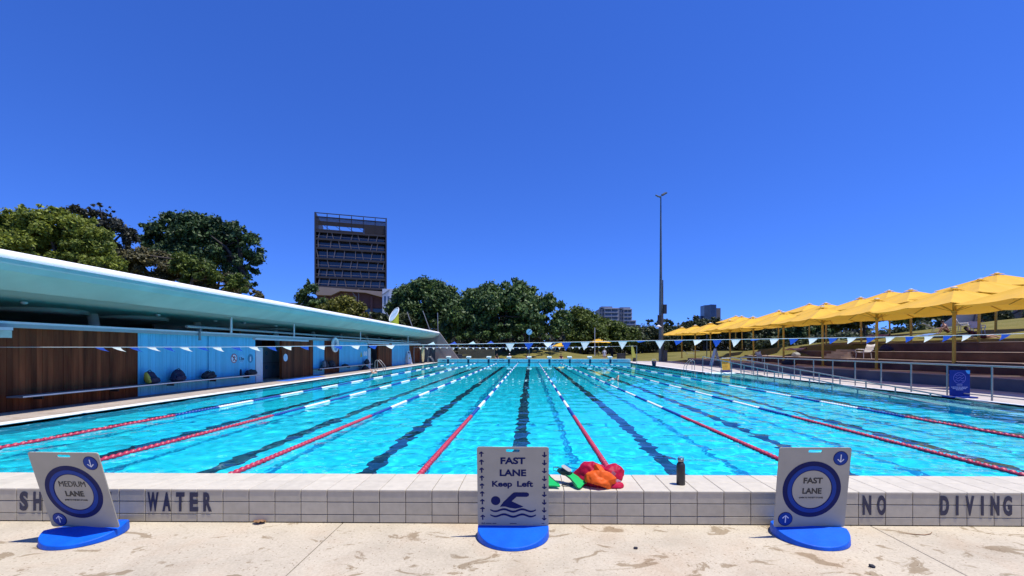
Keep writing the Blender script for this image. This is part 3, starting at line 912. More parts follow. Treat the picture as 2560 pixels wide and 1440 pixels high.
b2 = empty('small_flag_bunting', (0, 49.0, 0), 0, 'line of small white and blue flags strung over the lanes near the starting blocks', 'bunting')
pa, pb = at_Y(1035, 868.5, 49), at_Y(1592, 865, 49)
mb = MB(); mb.tube([(pa.x + (pb.x - pa.x) * i / 10, 0, pa.z + (pb.z - pa.z) * i / 10 - 0.1 * math.sin(math.pi * i / 10)) for i in range(11)], 0.012, 5); mb.build('cord', cord_m, b2)
k = 0
x = pa.x + 0.7
while x < pb.x - 3:
    t = (x - pa.x) / (pb.x - pa.x)
    pennant(b2, (x, 0, pa.z + (pb.z - pa.z) * t - 0.1 * math.sin(math.pi * t)), 0.30, 0.30, pen_white if k % 2 == 0 else pen_blue, 0.3, rg.uniform(-.3, .3), rg.uniform(0, .7) if k % 2 == 0 else 1.2)
    x += 0.37; k += 1
for x, z in ((pa.x, pa.z), (pb.x, pb.z)):
    mb = MB(); mb.tube([(x, 0, 0), (x, 0, z + 0.05)], 0.03, 8); mb.build('post', steel_m, b2)

# ------------------------------------------------------------------ far end wall, starting blocks
aqua_m = M('aqua_tile', (0.48, 0.76, 0.74), 0.4, 0.06, 3)
aqua_lt = M('pale_aqua_block', (0.62, 0.78, 0.76), 0.45, 0.05, 5)
teal_print = M('teal_print', (0.03, 0.20, 0.26), 0.5, 0.1)
fx0, fx1 = PX0, PX1 - 0.7
fw = empty('far_end_wall', (0, PY1, 0), 0, 'pale aqua tiled wall across the far end of the pool lettered DEEP WATER twice', 'wall')
mb = MB(); mb.box(fx0, PX1, 0.0, 0.75, -0.6, 0.40); mb.build('wall_body', aqua_m, fw)
mb = MB(); mb.box(fx0, PX1, -0.02, 0.77, 0.403, 0.43); mb.build('coping', aqua_lt, fw, bevel=0.01)
for u in (1246, 1395):
    p = at_Y(u, 901.5, PY1)
    text('lettering', 'DEEP', 0.16, teal_print, fw, (p.x - 0.42, -0.004, 0.24), width=0.55, depth=0.003, bold=0.03)
    text('lettering', 'WATER', 0.16, teal_print, fw, (p.x + 0.40, -0.004, 0.24), width=0.68, depth=0.003, bold=0.03)
for u in (1110, 1538):
    p = at_Y(u, 901.5, PY1)
    wl = [(-0.26 + 0.52 * i / 16, 0.03 * math.sin(i * 1.2) + 0.05) for i in range(17)] + [(0.26 - 0.52 * i / 16, 0.03 * math.sin((16 - i) * 1.2) - 0.04) for i in range(17)]
    shape('wave_emblem', [wl], 0.003, teal_print, fw, (p.x, -0.004, 0.2))
for x in [-9.0 + 0.05, -6.45, -3.95, -1.45, 1.05, 3.6, 6.15, 8.75]:
    mb = MB(); mb.box(x - 0.05, x + 0.05, -0.03, -0.002, 0.1, 0.17); mb.build('rope_anchor', teal_print, fw)
bx = [at_Y(1120 + 50.75 * i, 900, PY1).x for i in range(9)]
for i, x in enumerate(bx):
    bk = empty('starting_block', (x, PY1 + 0.05, 0.43), 0, f'{ordn[i]} pale aqua starting block counted from the long building', 'starting block', 'starting blocks along the far wall')
    mb = MB(); mb.prism([(-0.15, 0.12, 0), (0.15, 0.12, 0), (0.15, 0.5, 0), (-0.15, 0.5, 0)], (0, 0, 0.14)); mb.build('pedestal', aqua_m, bk)
    mb = MB(); mb.prism([(-0.28, 0.0, 0.13), (-0.28, 0.62, 0.20), (-0.28, 0.62, 0.34), (-0.28, 0.03, 0.26)], (0.56, 0, 0)); mb.build('platform', aqua_lt, bk, bevel=0.015)
    mb = MB(); mb.box(-0.2, 0.2, -0.004, 0.002, 0.155, 0.2); mb.build('number_plate', teal_print, bk, (0, 0.0, 0))
    mb = MB(); mb.box(-0.125, 0.125, -0.058, -0.0535, -0.5, -0.005); mb.build('lane_end_stripe', lane_tile_m, bk)

# ------------------------------------------------------------------ ladders
def ladder(X, Y, side, label):
    root = empty('pool_ladder', (X, Y, 0), 0 if side > 0 else math.pi, label, 'pool ladder', 'steel pool ladders')
    for dy in (-0.27, 0.27):
        mb = MB()
        mb.tube([(-0.55, dy, 0), (-0.55, dy, 0.62), (-0.5, dy, 0.75), (-0.4, dy, 0.8), (-0.3, dy, 0.77), (0.0, dy, 0.42), (0.09, dy, 0.25), (0.1, dy, 0.08), (0.1, dy, -1.0)], 0.024, 8)
        mb.build('handrail', steel_m, root)
    for z in (-0.25, -0.55, -0.85):
        mb = MB(); mb.box(0.07, 0.15, -0.26, 0.26, z - 0.015, z + 0.015); mb.build('step', steel_m, root)
    return root
ladder(PX0, YX(958, PX0), 1, 'steel pool ladder by the building, nearer the MEDIUM LANE board')
ladder(PX0, 51.6, 1, 'steel pool ladder by the building, next to the starting blocks')
ladder(PX1, YX(1722, PX1 + 0.2), -1, 'steel pool ladder on the terrace side of the pool')

# ------------------------------------------------------------------ long pavilion with the sweeping white roof
shell_m = M('painted_concrete_shell', (0.41, 0.51, 0.455), 0.65, 0.10, 0.9, spec=0.2, bump=0.12, bscale=40)
beam_m = M('painted_beam', (0.30, 0.36, 0.37), 0.5, 0.06)
blue_wall_m = M('blue_cladding', (0.12, 0.50, 0.72), 0.6, 0.05, 1.5, island=0.09)
wood_m = wood_mat('red_timber_boards', 5.0, (0.095, 0.024, 0.008), (0.30, 0.085, 0.030))
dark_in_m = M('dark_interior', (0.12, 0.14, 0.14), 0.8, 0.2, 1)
pier_m = M('white_pier', (0.62, 0.64, 0.66), 0.6, 0.04)
XW = -13.6
pav = empty('pool_pavilion', (0, 0, 0), 0, 'long low pavilion with a sweeping pale concrete roof over timber and blue walls', 'building')
prof = [(-24, 3.10), (-12.78, 3.08), (-12.72, 3.10), (-12.35, 3.265), (-11.97, 3.44), (-11.875, 3.58), (-11.85, 3.70), (-11.88, 3.82), (-12.0, 3.90), (-12.7, 4.0), (-24, 4.6)]
ysl = [-6, 0, 6, 12, 18, 24, 30, 36, 42, 48, 54, 57.6]
mb = MB()
P = [[(x, y, z) for x, z in prof] for y in ysl]
mb.grid(P, 0, True)
mb.add([(x, 57.6, z) for x, z in prof], [tuple(range(len(prof)))])
mb.add([(x, -6, z) for x, z in prof], [tuple(reversed(range(len(prof))))])
rf = mb.build('roof', shell_m, pav)
soffit_m = M('soffit_paint', (0.32, 0.43, 0.395), 0.7, 0.08, 0.6, spec=0.2)  # underside shade painted in: the shell's finish with a darker base colour
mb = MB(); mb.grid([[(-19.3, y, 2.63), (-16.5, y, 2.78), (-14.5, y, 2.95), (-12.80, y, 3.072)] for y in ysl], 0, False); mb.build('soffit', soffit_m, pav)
edge_m = M('white_roof_edge', (0.80, 0.79, 0.76), 0.7, 0.08, 2.5, bump=0.4, bscale=30)  # sunlight painted in: lighter strip where the sun strikes the roof's nose
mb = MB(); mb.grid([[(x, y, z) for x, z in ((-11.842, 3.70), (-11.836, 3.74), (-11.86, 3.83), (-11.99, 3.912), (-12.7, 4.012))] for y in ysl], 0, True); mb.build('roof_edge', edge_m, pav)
es_ = rf.modifiers.new('EdgeSplit', 'EDGE_SPLIT'); es_.split_angle = math.radians(19)
# folded end wall
mb = MB()
mb.prism([(-11.86, 57.3, 3.86), (-9.05, 57.3, 0.0), (-10.6, 57.3, 0.0), (-12.3, 57.3, 2.4), (-13.2, 57.3, 3.06), (-12.7, 57.3, 3.09)], (0, 0.3, 0))
mb.prism([(-13.2, 57.32, 3.06), (-12.3, 57.32, 2.4), (-10.6, 57.32, 0.0), (-12.4, 57.32, 0.0), (-12.4, 57.32, 2.05), (-13.2, 57.32, 2.05), (-13.2, 57.32, 0), (-24, 57.32, 0.0), (-24, 57.32, 3.06)], (0, 0.26, 0))
mb.build('end_wall', M('bare_concrete', (0.27, 0.235, 0.215), 0.8, 0.12, 0.8), pav)  # the end wall's shade is put into this darker, greyer colour
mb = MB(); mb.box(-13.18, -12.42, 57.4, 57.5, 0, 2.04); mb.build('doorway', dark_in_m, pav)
# roof beam, service pipe, interior
mb = MB(); mb.box(XW - 0.2, XW + 0.18, -6, 53.6, 2.2, 2.36); mb.build('roof_beam', beam_m, pav, bevel=0.01)
mb = MB(); mb.box(XW + 0.181, XW + 0.20, -6, 53.6, 2.3, 2.36); mb.build('gutter_lip', pier_m, pav)
yp = YX(497, -13.4)
mb = MB(); mb.tube([(-13.36, yp, 2.0), (-13.36, yp, 2.53), (-13.36, 52, 2.5)], 0.05, 8); mb.tube([(-13.36, yp - 0.7, 2.53), (-13.36, yp, 2.53)], 0.055, 8)
mb.build('service_pipe', M('painted_pipe', (0.26, 0.29, 0.29), 0.45, 0.06), pav)
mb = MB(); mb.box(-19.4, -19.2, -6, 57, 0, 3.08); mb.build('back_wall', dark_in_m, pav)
for u in (560, 690):
    y = YX(u, -16.0)
    mb = MB(); mb.box(-19.2, -15.2, y, y + 0.15, 0.0, 2.6); mb.build('partition', wood_m, pav)
for u in (258, 513, 703, 795, 862, 926, 956, 987, 1012):
    y = YX(u, -15.0)
    mb = MB(); mb.tube([(-14.8, y, 0.0), (-15.4, y, 2.9)], 0.15, 14); mb.build('column', shell_m, pav)
for u in (578, 735, 901, 1020):
    y = YX(u, -13.2)
    mb = MB(); mb.tube([(-13.2, y, 2.36), (-13.2, y, 3.1)], 0.045, 8); mb.build('slim_post', pier_m, pav)
sky_ring = M('skylight_cream', (0.36, 0.36, 0.33), 0.7, 0.05)
for u, dx in ((60, -16.2), (300, -16.2), (660, -16.4)):
    y = YX(u, dx)
    mb = MB(); mb.lathe([(1.5, 0.1), (1.5, -0.07), (1.4, -0.07), (1.4, 0.1)], 48)
    mb.build('skylight_ring', soffit_m, pav, (dx, y, 2.86))
    mb = MB(); mb.lathe([(1.39, 0.08), (1.39, -0.05), (0.01, -0.05)], 40); mb.build('skylight_well', sky_ring, pav, (dx, y, 2.855))
for u, v, dx in ((60, 764, -14.2), (395, 794, -14.2), (610, 806, -14.2), (538, 805, -14.4), (690, 815, -14.2)):
    p = at_X(u, v, dx)
    mb = MB(); mb.lathe([(0.02, 0.0), (0.07, -0.02), (0.085, -0.05), (0.05, -0.09), (0.005, -0.1)], 12); mb.build('ceiling_lamp', pier_m, pav, (dx, p.y, 2.99))

def boards(name, ya, yb, mat_, w=0.115, z1=2.2, x=XW, gap=0.006, seed=1):
    rg = random.Random(seed); mb = MB(); y = ya
    while y < yb - 0.02:
        e = min(y + w, yb)
        mb.box(x - 0.10, x + rg.uniform(-0.004, 0.004), y + gap / 2, e - gap / 2, 0.0, z1)
        y = e
    mb.box(x - 0.14, x - 0.095, ya, yb, 0.0, z1)
    return mb.build(name, mat_, pav)
seq = [(-4.0, 345, 'w'), (345, 520, 'b'), (520, 637, 'b2'), (705, 783, 'w'), (783, 811, 'b'), (811, 848, 'w'), (848, 919, 'b'), (946, 980, 'w'), (980, 1023, 'b'), (1023, 1050, 'w')]
for i, (a, b, kd) in enumerate(seq):
    ya = YX(a, XW) if a > 0 else 2.0
    yb = YX(b, XW)
    if kd == 'w': boards('timber_wall', ya, yb - 0.01, wood_m, 0.115 if i else 0.14, seed=i)
    else: boards('blue_wall', ya, yb - 0.01, blue_wall_m, 0.10, x=XW + (0.03 if kd == 'b2' else 0), gap=0.007, seed=i)
for ua, ub in ((637, 705), (919, 946)):
    ya, yb = YX(ua, XW), YX(ub, XW)
    mb = MB(); mb.box(XW - 0.1, XW + 0.06, ya + 0.01, ya + 0.55, 0, 1.72); mb.build('white_pier', pier_m, pav)
    mb = MB(); mb.box(XW - 0.05, XW + 0.16, ya - 0.2, yb + 2.6, 2.1, 2.19); mb.build('shutter_housing', pier_m, pav)
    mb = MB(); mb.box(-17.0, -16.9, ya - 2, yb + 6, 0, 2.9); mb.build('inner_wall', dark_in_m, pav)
# small roof sign box at the near end
p = at_X(10, 850, XW + 0.2)
mb = MB(); mb.box(XW + 0.205, XW + 0.3, 8.5, YX(30, XW + 0.3), 1.93, 2.12); mb.build('wall_box', M('pale_green_box', (0.48, 0.56, 0.46), 0.6), pav)
mb = MB(); mb.box(XW + 0.205, XW + 0.32, 8.5, YX(31, XW + 0.3), 2.125, 2.2); mb.build('wall_box_lid', pier_m, pav)
# wall signs (painted discs)
R90 = (0, 0, math.radians(90))
sign_red = M('sign_red', (0.35, 0.04, 0.05), 0.5)
sign_pale = M('sign_pale', (0.62, 0.72, 0.78), 0.5)
sign_mid = M('sign_mid_blue', (0.03, 0.22, 0.36), 0.5)
xs_ = XW + 0.036
p = at_X(585, 896, xs_)
shape('no_running_sign', [circ(0.21, 36)], 0.004, sign_pale, pav, (xs_, p.y, p.z), R90)
shape('no_running_ring', [circ(0.215, 36), circ(0.18, 36)], 0.004, sign_red, pav, (xs_ + 0.004, p.y, p.z), R90)
shape('no_running_bar', [[(-0.15, 0.12), (-0.12, 0.15), (0.15, -0.12), (0.12, -0.15)]], 0.004, sign_red, pav, (xs_ + 0.006, p.y, p.z), R90)
run = [(-0.09, -0.12), (-0.05, -0.13), (0.0, -0.04), (0.06, -0.1), (0.09, -0.08), (0.03, 0.0), (0.03, 0.05), (0.1, 0.03), (0.1, 0.06), (0.02, 0.1), (-0.08, 0.06), (-0.07, 0.03), (-0.01, 0.05), (-0.03, -0.02)]
shape('runner_symbol', [run], 0.004, navy_m, pav, (xs_ + 0.003, p.y, p.z), R90)
p = at_X(604, 897, xs_)
shape('depth_sign', [circ(0.2, 36)], 0.004, M('depth_sign_blue', (0.2, 0.55, 0.78), 0.5), pav, (xs_, p.y, p.z), R90)
text('depth_lettering', '1.5m', 0.15, navy_m, pav, (xs_ + 0.004, p.y, p.z + 0.01), R90, width=0.34, depth=0.003, bold=0.04)
shape('depth_line', [[(-0.12, -0.115), (0.12, -0.115), (0.12, -0.1), (-0.12, -0.1)]], 0.003, navy_m, pav, (xs_ + 0.004, p.y, p.z), R90)
for (u, v, x_) in ((626, 896, xs_), (714, 894, XW + 0.01), (911, 884, XW + 0.006), (915.6, 884, XW + 0.006)):
    p = at_X(u, v, x_)
    r = 0.21
    shape('person_sign', [circ(r, 32)], 0.004, sign_mid if x_ == xs_ else sign_pale, pav, (x_, p.y, p.z), R90)
    shape('person_symbol', [rrect(-0.045, 0.045, -0.14, 0.09, 0.04)], 0.004, sign_pale if x_ == xs_ else pier_m, pav, (x_ + 0.004, p.y, p.z), R90)
p = at_X(903, 886, XW + 0.006)
shape('warning_sign', [[(-0.22, -0.2), (0.22, -0.2), (0.0, 0.25)]], 0.004, M('sign_yellow', (0.45, 0.42, 0.05), 0.5), pav, (XW + 0.006, p.y, p.z), R90)
# lockers inside the first opening
mb = MB(); ly0, ly1 = 23.4, 26.9; mb.box(-15.5, -14.9, ly0, ly1, 0.02, 1.72); lk = mb.build('locker_bank', M('grey_locker', (0.30, 0.34, 0.40), 0.5, 0.05), pav)
for r in range(2):
    for c_ in range(4):
        shape('locker_sticker', [circ(0.1, 20), circ(0.05, 20)], 0.004, sign_mid, lk, (-14.896, ly0 + 0.5 + c_ * 0.75, 1.42 - 0.8 * r), R90)
mb = MB(); mb.box(-14.898, -14.894, ly0, ly1, 0.86, 0.88)
for c_ in range(4): mb.box(-14.898, -14.893, ly0 + 0.1 + c_ * 0.85, ly0 + 0.115 + c_ * 0.85, 0.03, 1.7)
mb.build('locker_seam', dark_in_m, lk)

# benches and the bags on them
bench_m = M('bench_slab', (0.17, 0.18, 0.20), 0.7, 0.1)
def bench(ua, ub, label):
    ya, yb = YX(ua, -13.1), YX(ub, -13.1)
    root = empty('wall_bench', (-13.33, ya, 0), 0, label, 'bench', 'slab benches along the pavilion wall')
    mb = MB(); mb.box(-0.22, 0.22, 0, yb - ya, 0.375, 0.42); mb.build('seat', bench_m, root, bevel=0.006)
    mb = MB(); mb.box(0.222, 0.232, 0, yb - ya, 0.39, 0.422); mb.build('seat_edge', pier_m, root)
    y = 0.6
    while y < yb - ya - 0.1:
        mb = MB(); mb.box(-0.2, 0.05, y, y + 0.05, 0.28, 0.374); mb.build('bracket', darkcloth_m, root); y += 2.2
    return root
bench(58, 651, 'long slab bench along the timber and blue wall, with backpacks on it')
bench(800, 932, 'shorter slab bench behind the white folding sign, further along the pavilion wall')
navyc = M('navy_cloth', (0.012, 0.014, 0.05), 0.8, 0.3, 20, bump=0.3)
yel_m = M('yellow_green_trim', (0.36, 0.36, 0.05), 0.7, 0.1)
def sacks(rx, ry, rz, seed, taper=0.65, lean=0.0, e=0.65):
    """soft squared-off sack narrowing to the top"""
    from mathutils import noise as mn
    sg = lambda v_, p_: math.copysign(abs(v_) ** p_, v_)
    P = []
    for i in range(19):
        th = math.pi * i / 18
        row = []
        for j in range(29):
            ph = 2 * math.pi * j / 28
            z = sg(math.cos(th), e)
            k_ = 1 - (1 - taper) * (z + 1) / 2
            v_ = Vector((rx * sg(math.sin(th), e) * sg(math.cos(ph), e) * k_, ry * sg(math.sin(th), e) * sg(math.sin(ph), e) * k_ + lean * (z + 1) * rz, rz * (z + 1)))
            v_ += v_.normalized() * 0.05 * (mn.noise(v_ * 7 + Vector((seed, 0, 0))))
            row.append((v_.x, v_.y, max(0, v_.z)))
        P.append(row)
    return P
def bag_on(u, z, X, rx, ry, rz, m, seed, label, cat='bag', extra=None, lean=0.0, taper=0.6):
    y = YX(u, X)
    root = empty('backpack' if cat == 'backpack' else 'duffel_bag', (X, y, z), 0, label, cat)
    mb = MB(); mb.grid(sacks(rx, ry, rz * 0.75, seed, taper, lean)); mb.build('bag_body', m, root)
    mb = MB(); mb.grid(sacks(rx * 0.5, ry * 0.7, rz * 0.35, seed + 3, 0.8, lean)); mb.build('front_pocket', m, root, (rx * 0.75, 0, 0.03))
    t_ = lean * 2 * rz * 0.75
    mb = MB(); mb.tube([(0, t_ - ry * 0.3, rz * 1.42), (0.03, t_, rz * 1.66), (0, t_ + ry * 0.3, rz * 1.42)], 0.012, 6); mb.build('strap', m, root)
    if extra:
        mb = MB(); mb.grid(sacks(rx * 0.85, ry * 0.3, rz * 0.68, seed + 5, taper, lean)); mb.build('side_panel', extra, root, (0.03, -ry * 0.62, 0.02))
    return root
bag_on(381, 0.42, -13.35, 0.15, 0.3, 0.3, navyc, 3, 'navy backpack with a yellow-green side standing on the long bench', 'backpack', yel_m, -0.28, 0.4)
bag_on(444, 0.42, -13.35, 0.17, 0.36, 0.3, navyc, 8, 'rounded navy backpack standing on the long bench, second from the timber wall', 'backpack', None, 0.05, 0.45)
bag_on(522, 0.42, -13.35, 0.16, 0.38, 0.2, darkcloth_m, 12, 'boxy dark duffel bag on the long bench at the joint of the blue wall')
bag_on(627, 0.42, -13.35, 0.16, 0.42, 0.16, darkcloth_m, 17, 'low dark duffel bag at the end of the long bench by the white pier')
bag_on(813, 0.42, -13.35, 0.16, 0.35, 0.34, darkcloth_m, 21, 'dark backpack with grey flap on the bench behind the white folding sign', 'backpack', bench_m)
bag_on(830, 0.42, -13.35, 0.16, 0.45, 0.3, darkcloth_m, 24, 'wide dark backpack on the bench in front of the small timber wall', 'backpack')
bag_on(862, 0.42, -13.35, 0.15, 0.5, 0.1, darkcloth_m, 27, 'flat dark duffel bag lying on the bench under the blue wall')
bag_on(917, 0.42, -13.35, 0.16, 0.4, 0.28, darkcloth_m, 29, 'dark backpack at the far end of the second bench beside the opening', 'backpack')
bag_on(913, 0.0, -13.2, 0.2, 0.5, 0.22, darkcloth_m, 33, 'dark duffel bag on the ground under the far end of the second bench')
y = YX(602, -13.35)
mb = MB(); mb.lathe([(0.045, 0), (0.048, 0.22), (0.03, 0.26), (0.03, 0.3)], 14)
tag(mb.build('drink_bottle', navyc, loc=(-13.35, y, 0.42)), 'slim navy drink bottle standing on the long bench below the round signs', 'bottle')
mb = MB(); mb.box(-0.4, 0.4, 0, 4.2, 0.0, 0.018)
tag(mb.build('rubber_mat', M('blue_rubber_mat', (0.02, 0.12, 0.52), 0.7, 0.15, 30, bump=0.4), loc=(-12.75, YX(700, -12.75), 0.001), bevel=0.004), 'blue rubber mat on the deck in front of the lockers', 'mat')

# wall clock
p = at_X(838, 862, -13.15)
ck = empty('wall_clock', (-13.15, p.y, p.z), 0, 'round white clock hung below the roof beam in front of the small timber wall', 'clock')
mb = MB(); mb.tube([(0, 0.44 * math.cos(a), 0.44 * math.sin(a)) for a in [2 * math.pi * i / 32 for i in range(32)]], 0.07, 8, closed=True); mb.build('rim', white_m, ck)
shape('face', [circ(0.4, 32)], 0.02, M('clock_face', (0.45, 0.5, 0.52), 0.4), ck, (-0.02, 0, 0), R90)
shape('hand', [[(-0.02, -0.05), (0.02, -0.05), (0.015, 0.33), (-0.015, 0.33)]], 0.01, navy_m, ck, (0.0, 0, 0), R90)
shape('hand', [[(-0.02, -0.02), (0.22, 0.12), (0.21, 0.15), (-0.03, 0.02)]], 0.01, navy_m, ck, (0.004, 0, 0), R90)
mb = MB(); mb.bar((0, 0, 0.5), (-0.15, 0, 2.3 - p.z), 0.05, 0.05); mb.build('hanger', steel_m, ck)

# white folding signs
aframe_m = M('white_sign_panel', (0.66, 0.67, 0.68), 0.5, 0.04)
def aframe(loc, rz, h, label, w=0.55, m=None, marks=True, spread=0.42):
    root = empty('folding_sign', loc, rz, label, 'folding sign', 'folding floor signs around the pool')
    th = math.atan2(spread / 2, h)
    for s_ in (-1, 1):
        b = shape('panel', [[(-w / 2, 0), (-w / 2 + 0.07, 0), (-w / 2 + 0.1, 0.06), (w / 2 - 0.1, 0.06), (w / 2 - 0.07, 0), (w / 2, 0), (w * 0.3, h), (-w * 0.3, h)]], 0.025, m or aframe_m, root,
                  (s_ * spread / 2, 0, 0), (0, 0, 0))
        b.rotation_euler = Matrix.Rotation(-s_ * th, 4, 'Y').to_euler()
        b.rotation_euler = (Matrix.Rotation(-s_ * th, 4, 'Y') @ Matrix.Rotation(s_ * math.pi / 2, 4, 'Z')).to_euler()
        if marks:
            shape('sign_mark', [rrect(-0.1, 0.1, h * 0.84, h * 0.93, 0.01)], 0.004, navy_m, b, (0, -0.015, 0))
            shape('sign_mark', [rrect(-0.12, 0.12, h * 0.77, h * 0.79, 0.005)], 0.004, navy_m, b, (0, -0.015, 0))
            shape('warning_triangle', [[(-0.1, h * 0.4), (0.1, h * 0.4), (0, h * 0.56)]], 0.004, MATS['sign_yellow'], b, (0, -0.015, 0))
    return root
p = at_z(790, 935, 0); aframe((p.x, p.y, 0), math.radians(-38), 1.42, 'white folding floor sign with a yellow triangle, beside the blue mat', spread=0.6)
p = at_z(1018, 911, 0); aframe((p.x, p.y + 0.5, 0), math.radians(-40), 1.5, 'white folding floor sign against the farther blue wall', spread=0.7)
p = at_z(1788, 915, 0); aframe((p.x, p.y, 0), math.radians(10), 1.75, 'tall grey-white folding floor sign at the foot of the terrace beyond the ramp', w=0.6, spread=0.9, m=M('grey_sign_panel', (0.42, 0.44, 0.46), 0.5), marks=False)
# rescue boards
def rescue(loc, rz, tilt, h, m, label, stand_m):
    root = empty('rescue_board', loc, rz, label, 'rescue board')
    lp = [(0.22 * math.sin(math.pi * (0.06 + 0.88 * i / 20)) ** 0.6, h * i / 20) for i in range(21)]
    shape('board', [lp + [(-x, z) for x, z in lp[::-1]]], 0.08, m, root, (0, 0, 0.12), (0, math.radians(tilt), 0), bevel=0.02)
    mb = MB(); mb.box(-0.18, 0.18, -0.12, 0.12, 0, 0.5 if tilt else 0.12); mb.build('stand', stand_m, root, (0, 0.02, 0))
    return root
p = at_z(1057, 908, 0); rescue((p.x, p.y, 0), math.radians(55), 0, 2.0, M('beige_board', (0.55, 0.42, 0.2), 0.5), 'tall beige rescue board standing by the far blue and timber walls', darkcloth_m)
p = at_Y(1586, 897, 58.5); rescue((p.x, 58.5, 0), math.radians(10), -10, 2.0, M('lime_board', (0.5, 0.52, 0.08), 0.5), 'yellow-green rescue board leaning in a dark stand beyond the starting blocks', darkcloth_m)
# yellow cut funnel behind the roof
p = at_D(985, 808, 58.5)
fu = empty('light_funnel', (p.x, p.y, 3.9), 0, 'chartreuse cylinder with a slanted pale glass face standing on the pavilion roof', 'skylight')
n = 32; r = 0.62
mb = MB(); v = []
for i in range(n):
    a = 2 * math.pi * i / n
    v.append((r * math.cos(a), r * math.sin(a), 0))
top = []
for i in range(n):
    a = 2 * math.pi * i / n
    x, y_ = r * math.cos(a), r * math.sin(a)
    top.append((x, y_, 2.35 + 0.8 * x + 1.3 * y_))
mb.add(v + top, [(i, (i + 1) % n, n + (i + 1) % n, n + i) for i in range(n)], 0, True)
mb.build('funnel_tube', M('chartreuse_paint', (0.42, 0.46, 0.02), 0.5, 0.05), fu)
mb = MB(); mb.add([(x * 0.9, y_ * 0.9, 2.36 + 0.9 * (0.8 * x + 1.3 * y_)) for x, y_, z in top], [tuple(range(n))])
mb.build('glass_face', M('pale_glass', (0.45, 0.62, 0.72), 0.2), fu)
mb = MB(); mb.tube([(x * 0.98, y_ * 0.98, z + 0.02) for x, y_, z in top], 0.05, 6, closed=True)
mb.bar((-r * 0.85, 0, 2.39 - 0.8 * r * 0.85), (r * 0.85, 0, 2.39 + 0.8 * r * 0.85), 0.04, 0.03)
mb.build('face_frame', white_m, fu)
for i, (u0, v0, u1, v1) in enumerate(((1018, 780, 1031, 818), (1057, 777, 1074, 824), (1094, 782, 1095, 828), (971, 787, 977, 808))):
    a, b = at_D(u0, v0, 64), at_D(u1, v1, 64)
    mb = MB(); d = (b - a); mb.tube([a, a + d * (a.z / max(0.1, a.z - b.z))], 0.06, 6)
    o = mb.build('slanted_mast', steel_m)
    tag(o, ['slim slanted mast behind the pavilion roof, just past the chartreuse cylinder', 'taller slanted mast behind the end of the pavilion roof', 'upright thin mast at the tip of the pavilion roof in front of the fig tree', 'short thin mast tucked against the chartreuse cylinder'][i], 'mast')

# ------------------------------------------------------------------ handrails of the ramp
def fence_rail():
    X = RX1 + 0.33
    root = empty('deck_handrail', (X, 0, 0), 0, 'steel handrail on posts along the deck beside the ramp', 'handrail')
    us = [2480, 2368, 2278, 2203, 2138, 2082, 2034, 1986, 1946, 1911, 1880, 1852]
    ys_ = [YX(2480, X) - 1.5 * k for k in (2, 1)] + [YX(u, X) for u in us]
    for y in ys_:
        mb = MB(); mb.tube([(0, y, 0), (0, y, 1.08)], 0.026, 8); mb.build('post', steel_m, root)
    mb = MB(); mb.tube([(0, ys_[0] - 1, 1.1), (0, ys_[-1] - 0.3, 1.1), (0, ys_[-1], 1.08), (0, ys_[-1] + 0.1, 0.9)], 0.03, 8); mb.build('top_rail', steel_m, root)
    mb = MB(); mb.tube([(0, ys_[0] - 1, 0.14), (0, ys_[-1], 0.14)], 0.02, 8); mb.build('kick_rail', steel_m, root)
fence_rail()
def ramp_rail(X, us, y0, label, x_end):
    root = empty('ramp_handrail', (X, 0, 0), 0, label, 'handrail', 'sloping steel handrails of the water ramp')
    zt = lambda y: max(-0.6, 1.06 - (RY1 - y) * 0.0635)
    ys_ = [YX(u, X) for u in us]
    while ys_[-1] > 10: ys_.append(ys_[-1] - 1.5)
    for y in ys_:
        zb_ = min(rz_(y) if X > PX1 + 0.3 else WZ - 0.05, -0.02)
        mb = MB(); mb.tube([(0, y, zb_), (0, y, max(zt(y), zb_ + 0.05) - 0.02)], 0.026, 8); mb.build('post', steel_m, root)
    pts = [(0, ys_[0], zt(ys_[0]) - 0.1), (0, ys_[0] - 0.06, zt(ys_[0]))] + [(0, y, zt(y)) for y in ys_[1:]]
    mb = MB(); mb.tube(pts, 0.028, 8); mb.build('rail', steel_m, root)
    mb = MB(); mb.tube([(0, y, zt(y) - 0.78) for y in ys_[:4]], 0.02, 8); mb.build('low_rail', steel_m, root)
ramp_rail(PX1 + 0.11, [1757, 1779, 1803, 1829, 1860, 1894, 1936, 1977, 2024, 2080, 2144], 31, 'sloping steel handrail on the pool side of the ramp, running down into the water', 0)
ramp_rail(RX1 - 0.12, [1826, 1853, 1884, 1918, 1956, 2001, 2048, 2100, 2165], 31, 'sloping steel handrail on the deck side of the ramp, running down into the water', 0)

# ------------------------------------------------------------------ terraces
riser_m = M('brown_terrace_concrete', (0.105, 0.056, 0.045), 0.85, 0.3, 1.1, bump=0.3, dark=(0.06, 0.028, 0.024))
front_m = M('grey_terrace_front', (0.12, 0.11, 0.12), 0.85, 0.25, 0.9, bump=0.3)  # same concrete as the risers, with a bluish reflection put into its colour
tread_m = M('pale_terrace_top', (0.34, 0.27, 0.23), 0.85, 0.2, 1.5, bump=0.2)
def cv(y, k): return 0.55 * math.sin(y * 0.15 + k * 0.5) + 0.18 * math.sin(y * 0.37 + k)
TIERS = [(18.15, 0.50, 57.0, 0.0), (20.9, 1.02, 47.5, 0.46), (22.9, 1.50, 41.0, 0.9), (24.6, 2.02, 35.0, 1.3)]
tl_ = ['lowest grey-fronted seating terrace beside the deck', 'second brown concrete seating terrace up from the deck', 'third brown concrete seating terrace up from the deck', 'top brown concrete seating terrace at the edge of the lawn']
